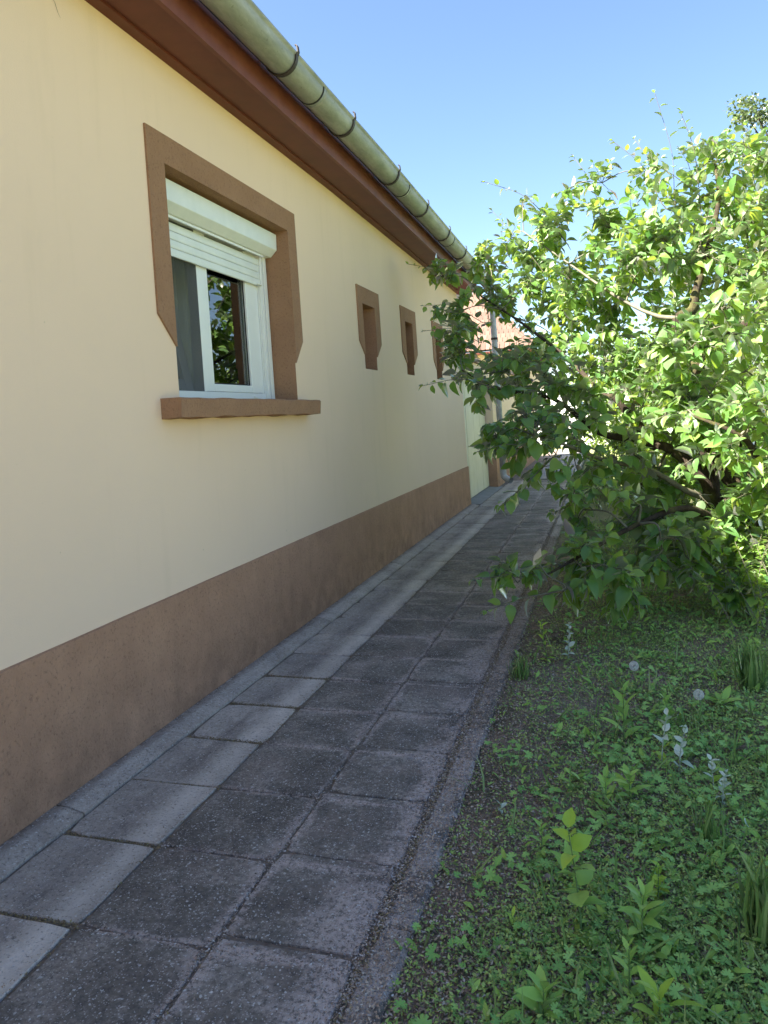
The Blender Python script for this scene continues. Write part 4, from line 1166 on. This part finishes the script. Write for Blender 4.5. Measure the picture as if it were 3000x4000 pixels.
def weed(name, label, cat, xy, h, n, shape, matk, lmin, lmax, rise=.5, stemm='stem', lean=.1, top=None, start=.08, fixed=()):
    z = float(gz(xy[0], xy[1]))
    root = empty(name, (xy[0], xy[1], z)); tag(root, label, cat)
    tip = Vector((rw.uniform(-lean, lean) * h, rw.uniform(-lean, lean) * h, h))
    sp_ = smooth_poly([(0, 0, -.01), tip * .5 + Vector((rw.uniform(-.05, .05) * h, 0, 0)), tip], 4)
    MB().tube(sp_, [max(.0008, .0026 * (1 - .6 * i / (len(sp_) - 1)) * (h / .15) ** .4) for i in range(len(sp_))], 5).build('stem', M[stemm], root, True)
    ph = rw.uniform(0, 6.28)
    for k in range(n):
        t = start + (1 - start) * k / max(1, n - 1)
        x = min(t, .999) * (len(sp_) - 1); i = int(x); p = sp_[i].lerp(sp_[i + 1], x - i)
        ph += 2.4
        ax = Vector((math.cos(ph), math.sin(ph), rise + t * .8 + rw.uniform(-.2, .2)))
        s = rw.uniform(lmin, lmax) * (1.0 - .55 * abs(t - .35))
        mk = top if (top and t > .72) else matk
        quatleaf(root, rw.choice(LM[(shape, mk)]), p, ax, Vector((rw.gauss(0, .2), rw.gauss(0, .2), 1)), s)
    return root
weed('leafy_weed', 'tall single-stemmed weed with broad leaves and a yellow-green top, in the foreground', 'weed', (-.138, 1.919), .265, 15, 'ovate', 'weed', .055, .085, .1, top='yweed')
weed('leafy_weed', 'bushy weed with pale lance leaves right of the tall broad-leaved weed', 'weed', (.003, 1.931), .12, 16, 'lance', 'weed', .06, .085, .55)
weed('leafy_weed', 'slender upright weed with small leaves among cranesbill near the lower edge', 'weed', (-.031, 1.73), .115, 14, 'lance', 'weed', .035, .055, .7)
weed('leafy_weed', 'small lance-leaved seedling at the lower edge left of the cranesbill', 'weed', (-.213, 1.648), .06, 8, 'lance', 'weed', .055, .085, .9)
weed('leafy_weed', 'tiny yellow-green seedling on bare soil left of the tall weed', 'weed', (-.302, 1.898), .04, 8, 'lance', 'yweed', .028, .042, .8)
weed('leafy_weed', 'small forked weed beyond the tall weed on brown soil', 'weed', (-.268, 2.276), .075, 9, 'lance', 'weed', .035, .055, .6)
weed('leafy_weed', 'upright weed with long pale leaves, left one of the pair in mid bed', 'weed', (-.081, 2.559), .10, 11, 'lance', 'weed', .05, .075, .8)
weed('leafy_weed', 'spreading long-leaved weed, right one of the pair in mid bed', 'weed', (-.005, 2.62), .085, 13, 'lance', 'weed', .055, .08, .5)
weed('leafy_weed', 'bright yellow-green weed with small round leaves right of the foreground weeds', 'weed', (.05, 2.095), .09, 14, 'ovate', 'yweed', .026, .04, .4)
weed('leafy_weed', 'narrow weed leaning just behind the tall broad-leaved weed', 'weed', (-.186, 2.136), .08, 9, 'lance', 'weed', .05, .07, .7)
weed('leafy_weed', 'broad pale-leaved seedling cut by the bottom edge of the view', 'weed', (.025, 1.674), .06, 7, 'lance', 'yweed', .07, .10, .9)
weed('leafy_weed', 'thin pale green weed growing at the kerb under the hanging branches', 'weed', (-.375, 4.05), .21, 20, 'lance', 'yweed', .035, .06, .3)
weed('thistle_like_weed', 'tall weed with a long thin stem and one broad leaf beside the dandelion clock', 'weed', (-.015, 3.12), .21, 10, 'lance', 'weed', .07, .12, .9)
weed('leafy_weed', 'curving weed with oval leaves behind the silver sprouts', 'weed', (.182, 3.27), .125, 14, 'ovate', 'weed', .035, .055, .5, lean=.5)
weed('dandelion_leaves', 'dandelion rosette with one upright broad leaf right of the seed head', 'weed', (.397, 3.505), .02, 9, 'lance', 'weed', .08, .13, .5)
for lab, xy, h, n, a0, a1 in [
    ('silver felted sprout with round green lower leaves, left of the middle pair', (.112, 2.927), .17, 9, .035, .055),
    ('silver felted sprout leaning right, right of the middle pair', (.169, 2.853), .155, 10, .03, .05),
    ('silver sprout with broad heart-shaped leaf near the right edge', (.266, 2.744), .10, 9, .035, .05),
    ('shaggy silver sprout with many small withered leaves near the right edge', (.275, 2.62), .12, 18, .02, .035),
    ('grey felted sprout standing by the kerb under the branches', (-.275, 4.08), .20, 16, .025, .045),
    ('tiny white-tipped sprout on bare soil near the kerb', (-.409, 2.477), .035, 6, .025, .035)]:
    r = weed('silver_sprout', lab, 'sprout', xy, h, n, 'ovate', 'silver', a0, a1, .5, 'silverstem', .25)
    for c in [c for c in r.children if c.name.startswith('leaf')][:3]:
        if 'round' in lab or 'heart' in lab: c.data = rw.choice(LM[('ovate', 'yweed')])
def dandelion(label, xy, h, rad):
    z = float(gz(*xy)); root = empty('dandelion_clock', (*xy, z)); tag(root, label, 'dandelion')
    MB().tube([(0, 0, -.01), (.006, .003, h * .5), (.002, 0, h)], [.0022, .002, .0018], 6).build('stem', M['stem'], root, True)
    V = []; F = []
    mb = MB()
    mb.tube([(.002, 0, h - .003), (.002, 0, h + .003)], [.0035, .0035], 7)
    mb.build('receptacle', M['twig'], root, True)
    mb = MB(); g = (1 + 5 ** .5) / 2
    n = 150
    for i in range(n):
        zz = 1 - 2 * (i + .5) / n; rr = math.sqrt(1 - zz * zz); th = 2 * math.pi * i / g
        d = Vector((rr * math.cos(th), rr * math.sin(th), zz)); c = Vector((.002, 0, h)); e = c + d * rad * .8
        a_ = d.orthogonal().normalized(); b_ = d.cross(a_)
        mb.add([c + d * .004, e + a_ * .0003, e - a_ * .0003], [(0, 1, 2)])
        for j in range(6):
            t = j * math.pi / 3; u = a_ * math.cos(t) + b_ * math.sin(t); v = d.cross(u)
            mb.add([e, e + u * rad * .22 + d * rad * .2 + v * .0004, e + u * rad * .22 + d * rad * .2 - v * .0004], [(0, 1, 2)])
    o = mb.build('seed_head', M['seed'], root)
dandelion('white dandelion clock on a tall stem, the left and farther of two', (.045, 3.578), .15, .021)
dandelion('white dandelion clock on a bare stem, the right and nearer of two', (.288, 3.342), .115, .021)

# cranesbill: rounded, deeply lobed leaves on thin stalks
def lobed(seed):
    rg = random.Random(seed)
    V = [(0, 0, 0)]; n = 0
    NL = 7
    a0 = -2.55; a1 = 2.55
    for i in range(NL):
        for j, (da, r) in enumerate([(-.46, .55), (-.30, .92), (-.1, .98), (0, .86), (.1, 1.0), (.30, .9), (.46, .55)]):
            a_ = a0 + (a1 - a0) * (i + .5 + da) / NL
            rr = r * rg.uniform(.93, 1.05) * .5
            V.append((math.sin(a_) * rr, math.cos(a_) * rr, .10 * rr * math.cos(a_ * NL / 5.1 * 2) + .12 * rr))
    F = [(0, i, i + 1) for i in range(1, len(V) - 1)]
    return np.array(V, np.float32), np.array([(a, c, b) for a, b, c in F], np.int32)
LOB = [lobed(s) for s in range(4)]
LOBM = meshes(LOB, M['geran'])
rc = random.Random(77)
spots_ = []
tries = 0
while len(spots_) < 44 and tries < 4000:
    tries += 1
    x = rc.uniform(-.52, .62); y = rc.uniform(1.5, 3.4)
    edge = .30 * y - .62      # right border of the view, roughly
    pr = .15 + .85 * max(0, min(1, (x - (-.38)) / .45))
    if x > edge + .28: continue
    if rc.random() > pr: continue
    if any((x - a) ** 2 + (y - b) ** 2 < .09 ** 2 for a, b in spots_): continue
    spots_.append((x, y))
for k, (x, y) in enumerate(spots_):
    root = empty('cranesbill_plant', (x, y, float(gz(x, y))))
    tag(root, 'low cranesbill plant with round lobed leaves among the weeds beside the path', 'plant', 'cranesbill plants in the garden bed')
    mb = MB()
    n = rc.randint(5, 8)
    for j in range(n):
        a0 = 6.28 * j / n + rc.uniform(-.4, .4); d = rc.uniform(.02, .075); h = rc.uniform(.015, .055)
        e = Vector((math.cos(a0) * d, math.sin(a0) * d, h))
        mb.tube([(0, 0, 0), e * .5 + Vector((0, 0, h * .35)), e], [.0009, .0008, .0007], 3, False)
        s = rc.uniform(.024, .044)
        quatleaf(root, rc.choice(LOBM), e, Vector((math.cos(a0), math.sin(a0), rc.uniform(-.25, .35))), Vector((rc.gauss(0, .25), rc.gauss(0, .25) - .15, 1)), s)
    mb.build('stalks', M['stem'], root, True)

# grass tufts
def tuft(label, xy, n, h):
    root = empty('grass_tuft', (*xy, float(gz(*xy)))); tag(root, label, 'grass tuft')
    P_ = []; A_ = []; N_ = []; S_ = []
    for k in range(n):
        a0 = rw.uniform(0, 6.28); d = rw.uniform(0, .05)
        P_.append((math.cos(a0) * d, math.sin(a0) * d, -.005)); A_.append((math.cos(a0) * rw.uniform(.1, .7), math.sin(a0) * rw.uniform(.1, .7), 1)); N_.append((math.cos(a0), math.sin(a0), .3)); S_.append(rw.uniform(.5, 1) * h)
    o = scatter(BLADE, P_, A_, N_, S_, 'blades', M['grass'], root); o['kind'] = 'stuff'
tuft('long grass tuft at the right edge near the bottom of the bed', (.29, 1.99), 90, .20)
tuft('green grass tuft at the right edge below the young shrub', (.55, 3.74), 110, .20)
tuft('small pale grass tuft beside the kerb under the branches', (-.495, 3.80), 60, .13)
tuft('short grass tuft beside the silver sprouts', (.22, 2.42), 50, .12)

# dead leaves on the bed
dl = []
for s, (c, f) in enumerate([(.5, .5), (-.4, .6), (.3, -.5), (.8, .8)]):
    dl += meshes([leaf_template(prof=((0, .02), (.15, .16), (.4, .24), (.65, .2), (.85, .1), (1, .01)), fold=f, curl=c, wave=.06, seed=40 + s)], M['deadleaf'], 'fallen_leaf')
DEAD = [((-.442, 2.229), 'curled pale brown fallen leaf on the soil near the kerb, in mid bed', .05), ((-.263, 3.011), 'pale crumpled fallen leaf beyond the bare soil patch', .045),
        ((-.545, 2.198), 'brown fallen leaf lying at the kerb edge', .05), ((-.215, 2.114), 'long grey-brown fallen leaf left of the tall weed', .065), ((-.41, 1.88), 'brown fallen leaf folded on mossy soil near the kerb', .05),
        ((-.338, 2.025), 'whitish torn fallen leaf on dark soil left of the tall weed', .035), ((-.31, 1.782), 'pale twisted fallen leaf near the lobed leaves at lower left', .04), ((-.116, 1.759), 'long brown fallen leaf under the slender weed', .07),
        ((.303, 2.482), 'small pinkish fallen leaf near the right edge', .03), ((-.184, 1.887), 'dark brown fallen leaf at the foot of the tall weed', .05), ((-.39, 2.275), 'dark curled fallen leaf behind the pale one in mid bed', .045),
        ((-.01, 2.502), 'greyish fallen leaf right of the weed pair', .03), ((-.331, 1.696), 'ragged brown fallen leaf at lower left of the bed', .06), ((-.418, 1.69), 'grey-white fallen leaf near the kerb at the bottom', .035),
        ((.149, 2.009), 'grey fallen leaf beside the grass tuft at the right', .04), ((.113, 2.446), 'small white fallen leaf among the cranesbill', .03)]
for k, (xy, lab, s) in enumerate(DEAD):
    o = link('fallen_leaf', dl[k % 4]); tag(o, lab, 'dead leaf')
    o.location = (*xy, float(gz(*xy)) + .012); o.scale = (s, s, s); o.rotation_euler = (rw.uniform(-.3, .3), rw.uniform(-.3, .3), rw.uniform(0, 6.28))

# ------------------------------------------------------------------ ground cover, litter, moss (uncountable)
def field(n, y0, y1, dens):
    """random points on the bed, denser near the viewer"""
    out = []
    while sum(len(o) for o in out) < n:
        k = n * 2
        y = y0 * (y1 / y0) ** RNG.random(k)
        x = -.56 + RNG.random(k) * (np.minimum(.36 * y + .15, 2.4) + .56 - 0)
        keep = RNG.random(k) < dens(x, y)
        out.append(np.stack([x, y], 1)[keep])
    return np.concatenate(out)[:n]
def patch(x, y, s, ph):
    return .5 + .5 * np.sin(x * s + ph + 1.5 * np.sin(y * s * .7)) * np.cos(y * s * .8 - ph + 1.2 * np.sin(x * s * .9))
def green_d(x, y):
    e = np.clip((x + .56) / .5, 0.16, 1)
    return e * (.35 + .65 * patch(x, y, 7, .3)) * (.4 + .6 * patch(x, y, 17, 1.9))
def put(pts, temps, smin, smax, up, name, mat, lift=.0, hmax=.0, flat=0.6):
    n = len(pts)
    z = gz(pts[:, 0], pts[:, 1]) + lift + RNG.random(n) ** 2 * hmax
    a0 = RNG.random(n) * 6.283
    A_ = np.stack([np.cos(a0), np.sin(a0), RNG.normal(up, .35, n)], 1)
    Nn = RNG.normal(0, flat, (n, 3)); Nn[:, 2] = 1
    s = RNG.uniform(smin, smax, n) * (1 + .12 * np.maximum(0, pts[:, 1] - 3))
    return scatter(temps, np.column_stack([pts, z]), A_, Nn, s, name, mat)
o = put(field(210000, 1.35, 9.0, green_d), TINY, .006, .015, .5, 'ground_cover', M['cover'], -.002, .028)
tag(o, 'low green ground cover of tiny leaves over the garden bed', None, None, 'stuff')
o = put(field(7000, 1.35, 7.5, lambda x, y: np.clip((x + .45) / .6, 0.05, 1) * (.2 + .8 * patch(x, y, 9, 2.2))), LOB, .016, .034, .2, 'lobed_ground_leaves', M['geran'], .006, .03, .35)
tag(o, 'small lobed green leaves scattered through the ground cover', None, None, 'stuff')
o = put(field(2600, 1.4, 8.0, lambda x, y: np.clip((x + .5) / .5, 0.1, 1) * patch(x, y, 5, .9)), LANCE, .02, .05, .9, 'small_weeds', M['weed'], 0, .02)
tag(o, 'small narrow weed leaves rising from the garden bed', None, None, 'stuff')
o = put(field(2200, 1.4, 9.0, lambda x, y: np.clip((x + .5) / .7, 0.08, 1)), BLADE, .04, .12, 2.2, 'grass', M['grass'])
tag(o, 'thin grass blades growing through the weeds', None, None, 'stuff')
o = put(field(48000, 1.35, 7.0, lambda x, y: np.clip(1.1 - (x + .56) / 1.4, .3, 1)), TINY, .004, .014, 0.0, 'leaf_litter', M['litter'], .001, .008, .5)
tag(o, 'crumbled brown leaf litter and bark bits on the soil', None, None, 'stuff')

# debris and moss along slab joints and at the kerb
def joint_points(n, lines, spread):
    P_ = []
    for _ in range(n):
        k, v, a0, a1 = lines[rw.randrange(len(lines))]
        g = rw.gauss(0, spread)
        t = a0 + (a1 - a0) * rw.random()
        P_.append((v + g, t) if k == 'x' else (t, v + g))
    return np.array(P_)
def lay(pts, smin, smax, name, mat, lift=.0):
    n = len(pts)
    z = slope(pts[:, 0]) + lift + RNG.random(n) * .003
    z = np.where(pts[:, 0] > -.65, np.maximum(z - .0, -.03) , z)
    a0 = RNG.random(n) * 6.283
    A_ = np.stack([np.cos(a0), np.sin(a0), RNG.normal(.1, .25, n)], 1)
    Nn = RNG.normal(0, .5, (n, 3)); Nn[:, 2] = 1
    o = scatter(TINY, np.column_stack([pts, z]), A_, Nn, RNG.uniform(smin, smax, n), name, mat)
    o.parent = path; o['kind'] = 'stuff'
    return o
ylines = [('y', 1.69 + PITCH * k, -1.43, -.66) for k in range(-2, 22)]
yl1 = [('y', 1.69 + PITCH * k, -1.785, -1.43) for k in range(-2, 14)]
lay(joint_points(26000, [('x', -1.04, .9, 9)] * 14 + ylines + [('x', -.655, .9, 9)] * 22, .013), .004, .011, 'joint_debris', M['debris'])
lay(joint_points(14000, [('x', -.70, .9, 9)] * 8 + [('x', -1.04, .9, 6), ('x', -.60, .9, 8), ('x', -.60, .9, 8)], .05), .004, .011, 'edge_debris', M['debris'])
lay(joint_points(14000, [('x', -.648, .9, 6.5)] * 8 + [('x', -1.432, .9, 7)] * 3 + [('x', -1.04, .9, 4)] + yl1[:8], .010), .004, .010, 'joint_moss', M['moss'], -.004)
lay(joint_points(2500, [('x', -1.90, 1.5, 10.5)] * 2 + [('x', -1.432, .9, 10)], .010), .004, .009, 'foot_debris', M['litter'], .018)
lay(joint_points(16000, [('x', -.60, .9, 8), ('x', -.575, .9, 8), ('x', -.635, .9, 8)], .028), .004, .011, 'kerb_soil', M['litter'], .002)
print('objects', len(bpy.data.objects))
